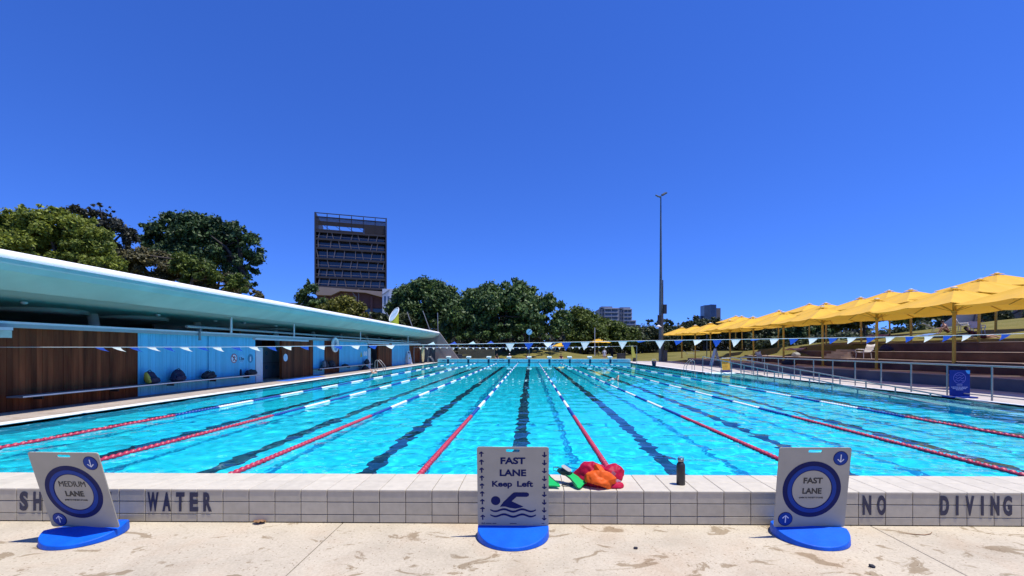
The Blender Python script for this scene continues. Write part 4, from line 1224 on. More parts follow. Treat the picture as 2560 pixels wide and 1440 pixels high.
for k, (x0, zt, ye, zb_) in enumerate(TIERS):
    root = empty('seating_terrace', (x0, 6, 0), 0, tl_[k], 'terrace', 'curved concrete seating terraces')
    ysq = [4 + (ye - 4) * i / 60 for i in range(61)]
    back = 3.4 if k < 3 else 0.75
    F0, F1, T0, T1 = [], [], [], []
    mb, mt = MB(), MB()
    def fx(y): return cv(y, k) + 1.6 * sm(ye - 6, ye, y)
    mb.grid([[(fx(y), y - 6, zb_ - 0.05) , (fx(y), y - 6, zt - 0.06)] for y in ysq][::-1], 0, False)
    mb.grid([[(fx(y) - 0.03, y - 6, zt - 0.06), (fx(y) - 0.03, y - 6, zt - 0.012)] for y in ysq][::-1], 0, False)
    mb.grid([[(fx(y), y - 6, zt - 0.06), (fx(y) - 0.03, y - 6, zt - 0.06)] for y in ysq][::-1], 0, False)
    e = ysq[-1]
    mb.add([(fx(e), e - 6, zb_ - 0.05), (back, e - 6, zb_ - 0.05), (back, e - 6, zt), (fx(e), e - 6, zt)], [(3, 2, 1, 0)])
    e = ysq[0]
    mb.add([(fx(e), e - 6, zb_ - 0.05), (back, e - 6, zb_ - 0.05), (back, e - 6, zt), (fx(e), e - 6, zt)], [(0, 1, 2, 3)])
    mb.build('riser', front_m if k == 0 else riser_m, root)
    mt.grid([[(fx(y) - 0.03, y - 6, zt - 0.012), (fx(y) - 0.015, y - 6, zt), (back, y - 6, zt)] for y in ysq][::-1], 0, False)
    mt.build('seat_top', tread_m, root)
    if k == 1:
        for i in range(4):
            mb = MB(); mb.box(0.9 + 0.35 * i, 2.2, 25.2 + 0.15 * i, 27.2, 0.9, 1.02 + 0.16 * (i + 1) - 0.16 + 0.12); mb.build('stair_step', tread_m, root)
# white low benches at the deck side of the terraces
for i, (u, v) in enumerate(((2195, 953), (2100, 938), (1930, 930))):
    p = at_z(u, v, 0.3)

# ------------------------------------------------------------------ yellow umbrellas
canvas_m = M('yellow_canvas', (0.83, 0.475, 0.035), 0.75, 0.06, 1.5, translucent=0.16, sheen=0.16, spec=0.15)
pole_m = M('yellow_pole', (0.52, 0.32, 0.03), 0.45, 0.06)
def make_umbrella():
    root = empty('square_umbrella')
    R, n = 3.18, 6
    # canopy: square pyramid, cloth sagging a little between the eight ribs
    def rim(t): # t in 0..8, eight ribs, corner on odd
        k = int(t) % 8; f = t - int(t)
        pts = []
        for j in range(8):
            a = math.radians(45 * j)
            r = R if j % 2 else R * math.cos(math.radians(45)) * 1.005
            pts.append(Vector((r * math.cos(a), r * math.sin(a), 0)))
        return pts[k].lerp(pts[(k + 1) % 8], f), 4 * f * (1 - f)
    mb = MB(); P = []
    for i in range(9):
        s_ = 0.1 + 0.9 * i / 8
        row = []
        for j in range(33):
            q, sag = rim((j % 32) / 4)
            z = 0.96 * (1 - s_) ** 1.06 - 0.15 * sag * s_ * (1 - s_ * 0.55)
            row.append((q.x * s_, q.y * s_, z))
        P.append(row)
    mb.grid(P[::-1], 0, False)
    can = mb.build('canopy', canvas_m, root, (0, 0, 3.04))
    mb = MB(); P = []
    for i in range(4):
        s_ = 0.02 + 0.10 * i / 3
        P.append([(rim((j % 32) / 4)[0].x * s_, rim((j % 32) / 4)[0].y * s_, 1.02 - 0.85 * s_) for j in range(33)])
    mb.grid(P[::-1], 0, False); mb.build('vent_cap', canvas_m, can)
    mb = MB(); mb.lathe([(0.14, 1.0), (0.13, 1.03), (0.08, 1.055), (0.01, 1.065)], 16); mb.build('finial', white_m, can)
    for j in range(8):
        q, _ = rim(j)
        mb = MB(); mb.bar((q.x * 0.06, q.y * 0.06, 3.9), (q.x * 0.97, q.y * 0.97, 3.02), 0.03, 0.035); rb = mb.build('rib', pole_m, root)
        mb = MB(); mb.bar((q.x * 0.03, q.y * 0.03, 2.95), (q.x * 0.45, q.y * 0.45, 3.44), 0.025, 0.025); mb.build('strut', pole_m, rb)
    mb = MB(); mb.tube([(0, 0, 0), (0, 0, 3.95)], 0.07, 14); mb.build('pole', pole_m, root)
    mb = MB(); mb.lathe([(0.11, 2.86), (0.11, 2.98), (0.08, 3.0)], 14); mb.build('hub', pole_m, root)
    mb = MB(); mb.lathe([(0.2, -0.02), (0.2, 0.015), (0.1, 0.03)], 16); mb.build('base_plate', pole_m, root)
    return root
proto = make_umbrella()
nth = ['first', 'second', 'third', 'fourth', 'fifth', 'sixth', 'seventh', 'eighth', 'ninth', 'tenth', 'eleventh']
rows = [('on the lowest terrace nearest the water', 20.0, [16.4, 21.05, 25.7, 30.35, 35.0, 39.65, 44.3, 49.0, 53.6, 58.3], 0.5, 0),
        ('along the top terrace edge', 26.0, [25.9, 30.4, 34.9, 39.0, 46.5, 54.3], None, 3.62),
        ('up on the lawn', 32.0, [30.7, 39.6, 50.9, 69.0], None, 3.62)]
cnt = 0
for nm, X, ys_, z0, _ in rows:
    for i, y in enumerate(ys_):
        o = proto if cnt == 0 else copy_tree(proto)
        cnt += 1
        z = 0.5 if z0 else None
        if z is None:
            z = {26.0: 1.66, 32.0: 2.82}[X]
        o.location = (X, y, z if z0 else z)
        o.rotation_euler = tuple(math.radians(random.Random(cnt * 7 + q_).uniform(-1.4, 1.4)) for q_ in range(3))
        tag(o, f'{nth[i]} yellow square umbrella {nm}, counted away from the camera', 'umbrella', 'yellow square umbrellas on the terraces')
for i, (u, D, pk, lb) in enumerate(((1496, 95, 844, 'bigger yellow umbrella on the flat lawn past the starting blocks'), (1433, 99, 845, 'smaller yellow umbrella on the flat lawn past the starting blocks'), (1489, 112, 856, 'yellow umbrella hidden behind the bigger one on the flat lawn'), (1402, 112, 855, 'yellow umbrella half hidden by a blue pennant, near the fig trees'))):
    p = at_D(u, pk, D)
    o = copy_tree(proto); o.location = (p.x, p.y, p.z - 4.1); o.rotation_euler = (0, 0, math.radians(45 if i < 2 else 10))
    o.scale = (0.86, 0.86, 1) if i < 2 else (0.9, 0.9, 1)
    tag(o, lb, 'umbrella', 'yellow square umbrellas on the far lawn')

# ------------------------------------------------------------------ signs on the deck
p = at_z(2399, 994, 0)
nb_ = empty('notice_board', (p.x, p.y, 0), math.radians(-6), 'blue notice board with a round emblem standing by the deck handrail', 'notice board')
blue_board = M('blue_board', (0.008, 0.035, 0.24), 0.5, 0.05, spec=0.15)
shape('panel', [rrect(-0.31, 0.31, 0.05, 0.93, 0.01)], 0.02, blue_board, nb_)
shape('corner_flash', [[(0.17, 0.925), (0.305, 0.925), (0.305, 0.80), (0.26, 0.80), (0.2, 0.85)]], 0.003, M('light_blue_print', (0.04, 0.33, 0.72), 0.5), nb_, (0, -0.012, 0))
emb = M('emblem_print', (0.12, 0.14, 0.5), 0.5)
shape('emblem', [circ(0.19, 40, -0.01, 0.66), circ(0.175, 40, -0.01, 0.66)], 0.003, emb, nb_, (0, -0.012, 0))
for k in range(3):
    yy = 0.575 + 0.085 * k
    wv_ = [(-0.14 + 0.26 * i / 14, yy + 0.022 * math.sin(i * 0.9 + k)) for i in range(15)]
    shape('emblem_wave', [wv_ + [(x, y_ + 0.016) for x, y_ in wv_[::-1]]], 0.003, emb, nb_, (0, -0.012, 0))
pw = M('pale_print', (0.45, 0.5, 0.72), 0.5)
for yy, w in ((0.43, 0.17), (0.355, 0.5), (0.31, 0.42), (0.265, 0.22)):
    rg = random.Random(int(yy * 1000)); x = -w / 2
    while x < w / 2:
        l = rg.uniform(0.02, 0.06)
        shape('print_line', [[(x, yy - 0.011), (min(w / 2, x + l), yy - 0.011), (min(w / 2, x + l), yy + 0.011), (x, yy + 0.011)]], 0.002, pw, nb_, (-0.01, -0.0115, 0))
        x += l + 0.012
mb = MB(); mb.box(-0.38, 0.38, -0.25, 0.25, 0, 0.05); mb.build('base', blue_board, nb_, bevel=0.02)
p = at_z(1816, 930, 0)
ys_b = empty('notice_board', (p.x, p.y, 0), math.radians(12), 'yellow notice board with a blue foot at the head of the ramp', 'notice board')
yb_m = M('yellow_board', (0.72, 0.44, 0.05), 0.5, 0.05)
shape('panel', [rrect(-0.31, 0.31, 0.12, 0.96, 0.02)], 0.03, yb_m, ys_b, (0, 0, 0), (math.radians(-8), 0, 0))
mb = MB(); mb.box(-0.36, 0.36, -0.16, 0.2, 0.0, 0.13); mb.build('foot', blue_board, ys_b, bevel=0.02)
mb = MB(); mb.box(-0.33, 0.33, 0.02, 0.12, 0.97, 1.02); mb.build('top_clip', white_m, ys_b)
brown_pr = M('brown_print', (0.3, 0.17, 0.04), 0.5)
for k in range(6):
    shape('print_line', [[(-0.24, 0.28 + 0.1 * k), (0.1 + 0.04 * (k % 3), 0.28 + 0.1 * k), (0.1 + 0.04 * (k % 3), 0.305 + 0.1 * k), (-0.24, 0.305 + 0.1 * k)]], 0.003, brown_pr, ys_b, (0, -0.016 + (0.28 + 0.1 * k) * 0.1405, 0))
# floodlight mast
p = at_z(1652, 904, 0)
lp = empty('floodlight_mast', (p.x, p.y, 0), 0, 'very tall grey floodlight mast with two lamps and two loudspeakers', 'light mast')
Dm = 1.64 * F / (904 - CY)
mast_m = M('galvanised_mast', (0.10, 0.12, 0.13), 0.5, 0.12, 3, metal=0.3)
Hm = HC + (CY - 492) / F * Dm
mb = MB(); mb.tube([(0, 0, 0), (0, 0, 6), (0, 0, Hm * 0.6), (0, 0, Hm)], [0.28, 0.24, 0.15, 0.075], 14); mb.build('mast_pole', mast_m, lp)
mb = MB(); mb.box(-0.5, -0.05, -0.4, 0.4, 0, 1.5); mb.build('cabinet', mast_m, lp, (0.9, 0.3, 0))
for sx, tilt in ((-1, 25), (1, -30)):
    mb = MB(); mb.box(-0.34, 0.34, -0.25, 0.25, -0.09, 0.09)
    mb.build('floodlight', mast_m, lp, (sx * 0.42, -0.1, Hm + (0.05 if sx < 0 else 0.35)), (math.radians(25), math.radians(tilt), 0), bevel=0.04)
mb = MB(); mb.bar((-0.45, 0, Hm - 0.02), (0.4, 0, Hm + 0.2), 0.07, 0.07); mb.build('lamp_bracket', mast_m, lp)
for x, v0, v1 in ((0.42, 762, 785), (-0.28, 788, 811)):
    z0, z1 = HC + (CY - v1) / F * Dm, HC + (CY - v0) / F * Dm
    mb = MB(); mb.box(x - 0.22, x + 0.22, -0.55, -0.2, z0, z1); mb.build('loudspeaker', black_m, lp, bevel=0.03)
mb = MB(); mb.tube([(0.3, 0, 1.0), (0.27, 0, HC + (CY - 700) / F * Dm)], 0.07, 8); mb.build('conduit', mast_m, lp)
mb = MB(); mb.lathe([(0.02, 0.35), (0.1, 0.3), (0.42, 0.05), (0.4, 0.0)], 14); mb.build('shaded_lamp', white_m, lp, (-0.45, -0.4, HC + (CY - 818) / F * Dm))
# pace clock beyond the far wall
p = at_Y(1323, 830, 57.0)
pc = empty('pace_clock', (p.x, 57.0, 0), 0, 'round pale blue pace clock on a thin pole behind the middle starting block', 'clock')
mb = MB(); mb.tube([(0, 0, 0), (0, 0, p.z)], 0.045, 8); mb.build('pole', mast_m, pc)
mb = MB(); mb.lathe([(0.36, -0.06), (0.38, -0.05), (0.38, 0.03), (0.35, 0.05)], 36, axis='Y'); mb.build('clock_case', M('case_blue', (0.3, 0.5, 0.6), 0.4), pc, (0, 0, p.z))
shape('dial', [circ(0.34, 36)], 0.01, M('pale_dial', (0.42, 0.66, 0.76), 0.45), pc, (0, -0.068, p.z))
shape('sweep_hand', [[(-0.2, -0.235), (-0.235, -0.2), (0.2, 0.235), (0.235, 0.2)]], 0.008, navy_m, pc, (0, -0.078, p.z))
for i in range(12):
    a = 2 * math.pi * i / 12
    shape('dial_mark', [circ(0.018, 8, 0.29 * math.cos(a), 0.29 * math.sin(a))], 0.004, navy_m, pc, (0, -0.075, p.z))

# ------------------------------------------------------------------ chairs and loungers
def hit(u, v):
    D = 20.0
    while D < 160:
        p = at_D(u, v, D)
        h = hill(p.x, p.y)
        if p.z <= h: return Vector((p.x, p.y, h))
        D += 0.1
    return Vector((p.x, p.y, hill(p.x, p.y)))
chair_m = M('white_resin', (0.64, 0.62, 0.60), 0.5, 0.05)
def make_chair():
    root = empty('lounge_chair')
    mb = MB()
    prof_ = [(-0.36, 0.40), (-0.2, 0.385), (0.05, 0.37), (0.22, 0.385), (0.33, 0.47), (0.44, 0.68), (0.53, 0.9)]
    P = [[(x, -0.3 + 0.6 * j / 6, z + 0.05 * (abs(j - 3) / 3) ** 2) for j in range(7)] for x, z in prof_]
    mb.grid(P); o = mb.build('seat_shell', chair_m, root)
    sd = o.modifiers.new('Solidify', 'SOLIDIFY'); sd.thickness = 0.03
    for x, y in ((-0.3, -0.27), (-0.3, 0.27), (0.24, -0.27), (0.24, 0.27)):
        mb = MB(); mb.tube([(x * 1.08, y * 1.08, 0), (x, y, 0.4)], [0.018, 0.026], 8); mb.build('leg', chair_m, root)
    for y in (-0.31, 0.31):
        mb = MB(); mb.tube([(-0.32, y, 0.4), (-0.33, y, 0.56), (-0.25, y, 0.62), (0.3, y, 0.6), (0.4, y, 0.62)], 0.024, 8); mb.build('arm', chair_m, root)
    return root
def make_lounger():
    root = empty('sun_lounger')
    mb = MB(); mb.box(-0.32, 0.32, -0.95, 0.35, 0.29, 0.33); mb.build('bed', chair_m, root, bevel=0.01)
    mb = MB(); mb.prism([(-0.32, 0.35, 0.29), (-0.32, 0.95, 0.72), (-0.32, 0.93, 0.76), (-0.32, 0.33, 0.33)], (0.64, 0, 0)); mb.build('backrest', chair_m, root)
    for x in (-0.28, 0.28):
        for y in (-0.8, 0.3):
            mb = MB(); mb.tube([(x, y * 1.05, 0), (x, y, 0.3)], 0.022, 8); mb.build('leg', chair_m, root)
    return root
ch0 = make_chair(); lo0 = make_lounger()
yc = YX(2160, 21.9)
spots_c = [((21.9, yc, 1.02), 8, 'white lounge chair standing side-on on the second terrace, between two yellow poles'),
           (hit(2103, 826), -150, 'white lounge chair seen from behind on the skyline of the lawn'),
           (hit(2168, 828), -20, 'white lounge chair with a dark bag under it on the upper lawn'),
           (hit(2443, 836), 60, 'white lounge chair with a pink towel on the upper lawn by the tent'),
           (hit(2410, 828), 150, 'white lounge chair turned away behind the yellow poles on the upper lawn'),
           (hit(1838, 866), -160, 'white lounge chair on the lawn seen under the distant umbrellas'),
           ((20.7, YX(1905, 20.7), 0.5), 200, 'white chair tipped beside a terrace wall near the yellow notice board')]
for i, (pz, r, lb) in enumerate(spots_c):
    o = ch0 if i == 0 else copy_tree(ch0)
    o.location = pz; o.rotation_euler = (0, 0, math.radians(r))
    tag(o, lb, 'chair', 'white lounge chairs on the lawn and terraces')
spots_l = [(hit(2345, 830), 60, 'white sun lounger on the upper lawn with its backrest raised'), (hit(2036, 843), 100, 'white sun lounger in the umbrella shade near the hedge'),
           (hit(1722, 887), 80, 'cream sun lounger on the near edge of the lower lawn'), (hit(1738, 880), 80, 'cream sun lounger just behind another on the lower lawn'),
           (hit(2145, 828), 75, 'flat white sun lounger on the lawn next to a chair')]
for i, (pz, r, lb) in enumerate(spots_l):
    o = lo0 if i == 0 else copy_tree(lo0)
    o.location = pz; o.rotation_euler = (0, 0, math.radians(r))
    tag(o, lb, 'sun lounger', 'sun loungers on the lawn')
pinkm = M('pink_towel', (0.55, 0.10, 0.22), 0.9, 0.1)
p = hit(2443, 836)
mb = MB(); mb.grid([[(-0.33 + 0.2 * i, -0.28 + 0.56 * j / 6, [0.43, 0.405, 0.40, 0.42, 0.55][i] + 0.02 + 0.008 * math.sin(j * 2 + i)) for j in range(7)] for i in range(5)])
o = mb.build('beach_towel', pinkm, loc=(p.x, p.y, p.z)); o.rotation_euler = (0, 0, math.radians(60))
tag(o, 'pink towel draped over a white lounge chair by the tent', 'towel')
for i, (u, v, m_, rz, lb) in enumerate(((2115, 832, white_m, 20, 'white towel spread on the lawn below the skyline chair'), (2320, 838, M('blue_towel', (0.1, 0.2, 0.42), 0.9), 70, 'pale blue towel spread on the lawn in front of the raised sun lounger'), (1945, 868, M('mint_towel', (0.3, 0.55, 0.5), 0.9), 15, 'mint towel on the lower lawn between two distant yellow poles'))):
    p = hit(u, v)
    mb = MB(); mb.grid([[(-0.85 + 1.7 * i_ / 8, -0.4 + 0.8 * j / 5, 0.03 + 0.012 * math.sin(i_ * 1.7 + j) + 0.135 * (0.85 * 0 + 0) ) for j in range(6)] for i_ in range(9)])
    o = mb.build('beach_towel', m_, loc=(p.x, p.y, p.z + 0.02)); o.rotation_euler = (0, math.radians(-7), math.radians(rz) * 0.3)
    tag(o, lb, 'towel')
# cream tent at the top of the lawn
tb = at_D(2500, 800, 46)
tz = hill(tb.x, tb.y)
tn = empty('cream_tent', (tb.x, tb.y, tz), math.radians(-32), 'large cream tent with grey struts at the top of the lawn', 'tent')
cream_m = M('cream_canvas', (0.80, 0.66, 0.53), 0.8, 0.05, 1.5)
mb = MB(); mb.grid([[(-4.5 + 1.5 * i, 0.5 + 0.15 * math.sin(i * 2 + j), -0.6 + (3.6 if i > 1 else 1.0 + 1.3 * i) * j / 6) for i in range(9)] for j in range(7)]); mb.build('side_wall', cream_m, tn)
mb = MB(); mb.grid([[(-4.5 + 1.5 * i, -0.8 + 1.6 * j, 3.0 + 0.35 * j + 0.15 * math.sin(i)) for i in range(9)] for j in range(5)]); mb.build('roof', cream_m, tn)
strut_m = M('grey_strut', (0.16, 0.14, 0.15), 0.5)
for a, b in (((-2.3, -0.3, -0.7), (-1.7, -0.3, 2.9)), ((-1.5, -0.4, -1.4), (-1.6, -0.4, 2.9)), ((-1.0, -0.3, 0.1), (-0.3, -0.3, 2.9)), ((-0.6, -0.2, 0.2), (2.6, -0.2, 2.6))):
    mb = MB(); mb.tube([a, b], 0.08, 8); mb.build('strut', strut_m, tn)
# bins and small deck things
for u, v, D, w, h, lb in ((1147, 893, 58.2, 0.9, 0.9, 'dark square bin standing beside the tip of the pavilion end wall'), (1553, 892, 59.5, 0.9, 1.0, 'dark slatted bin on the deck beyond the far corner of the pool')):
    p = at_D(u, v, D)
    root = empty('litter_bin', (p.x, p.y, 0), 0.2, lb, 'bin')
    mb = MB(); mb.box(-w / 2, w / 2, -w / 2, w / 2, 0.03, h); mb.build('bin_body', M('dark_bin', (0.03, 0.032, 0.03), 0.6), root, bevel=0.03)
    mb = MB(); mb.box(-w / 2 - 0.02, w / 2 + 0.02, -w / 2 - 0.02, w / 2 + 0.02, h, h + 0.06); mb.build('lid', M('bin_lid', (0.06, 0.06, 0.06), 0.5), root)
p = at_z(1635, 915, 0.0)
root = empty('kickboard_tub', (p.x, p.y, 0), 0, 'small navy tub on the white pool edge beyond the ramp', 'tub')
mb = MB(); mb.lathe([(0.17, 0), (0.23, 0.5), (0.21, 0.5), (0.16, 0.05), (0.01, 0.05)], 16); mb.build('tub_body', navyc, root)
mb = MB(); mb.tube([(-0.21, 0, 0.48), (-0.15, 0, 0.66), (0.15, 0, 0.66), (0.21, 0, 0.48)], 0.015, 6); mb.build('handle', white_m, root)

# ------------------------------------------------------------------ trees
fig_leaf = leaf_mat('fig_leaf', (0.082, 0.145, 0.046), 0.5, 0.2)
light_leaf = leaf_mat('light_leaf', (0.215, 0.27, 0.045), 0.45, 0.3)
dark_leaf = leaf_mat('dark_leaf', (0.055, 0.104, 0.038), 0.5, 0.15)
brown_leaf = leaf_mat('brown_leaf', (0.11, 0.105, 0.045), 0.45, 0.15)
grey_leaf = leaf_mat('grey_leaf', (0.05, 0.055, 0.036), 0.45, 0.15)
mid_leaf = leaf_mat('mid_leaf', (0.11, 0.16, 0.03), 0.45, 0.25)
gum_leaf = leaf_mat('gum_leaf', (0.068, 0.092, 0.04), 0.45, 0.2)
yellow_leaf = leaf_mat('yellow_leaf', (0.16, 0.17, 0.028), 0.4, 0.25)

def leaves_mesh(name, centres, radii, n_leaf, size, rg, droop=0.0, flat=1.0):
    """thousands of leaf-sprig quads spread through the shells of many clumps"""
    N = len(centres)
    wts = radii ** 2; wts = wts / wts.sum()
    idx = rg.choice(N, n_leaf, p=wts)
    d = rg.normal(size=(n_leaf, 3)); d /= np.linalg.norm(d, axis=1)[:, None]
    rr = radii[idx] * np.minimum(1.7, np.abs(rg.normal(0.75, 0.38, n_leaf)))
    pos = centres[idx] + d * rr[:, None] * np.array([1, 1, flat])
    nrm = d * 0.55 + rg.normal(size=(n_leaf, 3)) * 0.6 + np.array([0, 0, 0.35])
    nrm /= np.linalg.norm(nrm, axis=1)[:, None]
    a = rg.normal(size=(n_leaf, 3)); a[:, 2] -= droop
    a -= nrm * (a * nrm).sum(1)[:, None]; a /= np.linalg.norm(a, axis=1)[:, None] + 1e-9
    b = np.cross(nrm, a)
    sz = size * (0.6 + 0.8 * rg.random(n_leaf))
    L, Wd = (sz * 0.75)[:, None], (sz * 0.42)[:, None]
    v = np.stack([pos - a * L, pos + b * Wd - nrm * L * .15, pos + a * L, pos - b * Wd - nrm * L * .15], 1).reshape(-1, 3)
    me = bpy.data.meshes.new(name)
    me.vertices.add(len(v)); me.vertices.foreach_set('co', v.astype(np.float32).ravel())
    me.loops.add(len(v)); me.loops.foreach_set('vertex_index', np.arange(len(v), dtype=np.int32))
    me.polygons.add(n_leaf); me.polygons.foreach_set('loop_start', np.arange(0, len(v), 4, dtype=np.int32))
    me.update(calc_edges=True)
    return me

def tree(name, label, cat, loc, lobes, leaf_m, bark, n_leaf=9000, leaf=0.5, trunks=((0, 0),), trunk_r=0.35, seed=1, clump=0.32, n_clump=60, droop=0.3, limbs=7, shell=0.45):
    """lobes: ellipsoids (x, y, z, rx, ry, rz) relative to the foot; clumps sit in their outer part"""
    rg = np.random.default_rng(seed)
    root = empty(name, loc, 0, label, cat)
    vol = np.array([l[3] * l[4] + l[4] * l[5] + l[3] * l[5] for l in lobes]); vol = vol / vol.sum()
    C, R = [], []
    for l, wv_ in zip(lobes, vol):
        k = max(5, int(n_clump * wv_))
        d = rg.normal(size=(k, 3)); d /= np.linalg.norm(d, axis=1)[:, None]
        d[:, 2] = np.where(d[:, 2] < -0.55, -d[:, 2], d[:, 2])
        r = (shell + (1 - shell) * rg.random(k) ** 0.5)
        C.append(np.array(l[:3]) + d * r[:, None] * np.array(l[3:6]))
        R.append((clump * (0.6 + 0.75 * rg.random(k))) * min(l[3], l[5]) if True else None)
    C, R = np.concatenate(C), np.concatenate(R)
    me = leaves_mesh('crown', C, R, n_leaf, leaf, rg, droop, 0.85)
    me.materials.append(leaf_m)
    link('crown', me, leaf_m, root)
    mb = MB()
    order = rg.permutation(len(C))
    for ti, (tx, ty) in enumerate(trunks):
        z1 = min(c[2] for c in C) + 0.45 * (lobes[0][2] - min(c[2] for c in C))
        top = Vector((tx * 1.25, ty * 1.25, max(1.0, z1)))
        mb.tube([(tx, ty, -0.3), (tx, ty, 0.15), (tx * 1.05, ty * 1.05, top.z * 0.5), top], [trunk_r * 1.5, trunk_r * 1.1, trunk_r * 0.85, trunk_r * 0.7], 10)
        for j in range(limbs):
            c = Vector(C[order[(ti * limbs + j) % len(C)]])
            mid = top.lerp(c, 0.5) + Vector((0, 0, 0.12 * (c - top).length))
            mb.tube([top - Vector((0, 0, 0.1)), mid, c], [trunk_r * 0.5, trunk_r * 0.28, trunk_r * 0.08], 7)
    mb.build('trunk', bark, root)
    return root

def lob(u, v, D, ru, rv, base, depth=None):
    """ellipsoid measured on the photo at distance D, relative to the tree's foot"""
    p = at_D(u, v, D)
    k = D / F
    return (p.x - base.x, p.y - base.y, p.z - base.z, ru * k, depth if depth else ru * k * 0.8, rv * k)
def foot(u, D, z=0.0):
    p = at_D(u, CY, D); return Vector((p.x, p.y, z))

# two great figs behind the pool
b = foot(1280, 74)
tree('fig_tree', 'broad dark green fig tree directly behind the starting blocks', 'tree', b,
     [lob(1250, 795, 74, 105, 75, b), lob(1345, 800, 75, 80, 62, b), lob(1180, 810, 75, 75, 65, b), lob(1290, 750, 75, 62, 48, b), lob(1190, 760, 76, 48, 45, b), lob(1385, 800, 76, 40, 55, b), lob(1300, 835, 70, 100, 28, b), lob(1175, 845, 71, 58, 25, b)],
     fig_leaf, darkbark_m, 70000, 0.40, ((-6.2, 0), (-1.0, 1.0), (1.6, 0)), 0.7, 2, 0.19, 330, 0.9, 9)
b = foot(1062, 86)
tree('fig_tree', 'dark fig tree rising over the end of the pavilion roof', 'tree', b,
     [lob(1060, 770, 86, 82, 68, b), lob(1010, 790, 87, 42, 60, b), lob(1120, 785, 86, 45, 60, b), lob(1060, 725, 87, 38, 30, b), lob(1075, 830, 84, 70, 40, b)],
     fig_leaf, darkbark_m, 42000, 0.42, ((0, 0), (3, 1)), 0.6, 5, 0.19, 240, 0.9, 8)
# trees above the pavilion roof
b = foot(150, 31)
tree('leafy_tree', 'big light green leafy tree above the near part of the pavilion roof', 'tree', b,
     [lob(120, 620, 31, 145, 85, b), lob(225, 640, 31, 75, 75, b), lob(30, 600, 31, 90, 60, b), lob(110, 555, 31, 85, 38, b), lob(200, 580, 31, 65, 38, b), lob(255, 690, 30, 55, 50, b), lob(-60, 640, 31, 90, 90, b), lob(90, 690, 30, 90, 45, b), lob(170, 700, 30, 70, 40, b), lob(60, 655, 31, 100, 60, b), lob(160, 640, 32, 90, 60, b)],
     light_leaf, bark_m, 100000, 0.145, ((0, 0),), 0.28, 8, 0.15, 640, 0.5, 12)
b = foot(265, 45)
tree('bare_tree', 'grey-brown thinning tree behind the light green one', 'tree', b,
     [lob(215, 550, 45, 62, 30, b), lob(290, 590, 45, 42, 42, b), lob(320, 625, 45, 18, 30, b), lob(285, 660, 45, 48, 45, b), lob(250, 525, 45, 35, 14, b)],
     grey_leaf, darkbark_m, 20000, 0.18, ((0, 0),), 0.3, 9, 0.22, 130, 0.2, 14)
b = foot(500, 52)
tree('fig_tree', 'tall dark tree with gaps low in its crown standing alone above the pavilion roof', 'tree', b,
     [lob(480, 620, 52, 88, 78, b), lob(385, 620, 52, 42, 55, b), lob(360, 585, 52, 20, 35, b), lob(440, 575, 52, 50, 40, b), lob(530, 590, 52, 60, 45, b), lob(598, 640, 52, 50, 78, b), lob(585, 580, 52, 26, 30, b), lob(610, 700, 52, 40, 45, b), lob(515, 560, 52, 28, 25, b)],
     dark_leaf, darkbark_m, 60000, 0.25, ((0, 0), (4, 0)), 0.45, 12, 0.19, 300, 0.6, 12)
b = foot(390, 44)
tree('shrub_tree', 'brownish bushy tree low above the roof in front of the tall dark one', 'tree', b,
     [lob(370, 670, 44, 55, 45, b), lob(450, 700, 44, 60, 45, b), lob(545, 715, 44, 60, 35, b), lob(620, 740, 44, 40, 20, b), lob(330, 680, 44, 50, 45, b)],
     brown_leaf, bark_m, 32000, 0.19, ((0, 0), (5, 0)), 0.25, 14, 0.22, 190, 0.3, 8)
b = foot(480, 42)
tree('shrub_tree', 'rounded dark green bush poking up in front of the brownish tree', 'tree', b,
     [lob(460, 665, 42, 30, 32, b), lob(500, 690, 42, 45, 38, b), lob(592, 715, 42, 26, 30, b)],
     mid_leaf, bark_m, 15000, 0.19, ((0, 0),), 0.2, 15, 0.22, 90, 0.3, 6)
# beside the tower
b = foot(770, 92)
tree('conifer_tree', 'slim blue-green tree standing at the foot of the dark tower', 'tree', b,
     [lob(769, 745, 92, 24, 32, b), lob(770, 715, 92, 9, 16, b), lob(790, 765, 92, 32, 25, b), lob(752, 760, 92, 12, 22, b), lob(830, 775, 93, 30, 20, b)],
     fig_leaf, darkbark_m, 10000, 0.38, ((0, 0),), 0.25, 17, 0.36, 36, 0.2, 5)
b = foot(852, 84)
tree('leafy_tree', 'round yellow-green tree in front of the tower podium', 'tree', b,
     [lob(850, 775, 84, 42, 32, b), lob(885, 785, 84, 30, 28, b), lob(820, 785, 84, 25, 22, b), lob(905, 800, 83, 14, 20, b)],
     yellow_leaf, bark_m, 15000, 0.35, ((0, 0),), 0.3, 18, 0.32, 46, 0.3, 6)
b = foot(945, 80)
tree('shrub_tree', 'low dark bush behind the roof between the tower and the chartreuse cylinder', 'tree', b,
     [lob(945, 805, 80, 40, 20, b), lob(1000, 810, 80, 40, 25, b)], gum_leaf, darkbark_m, 3000, 0.5, ((0, 0),), 0.25, 19, 0.35, 24, 0.3, 4)
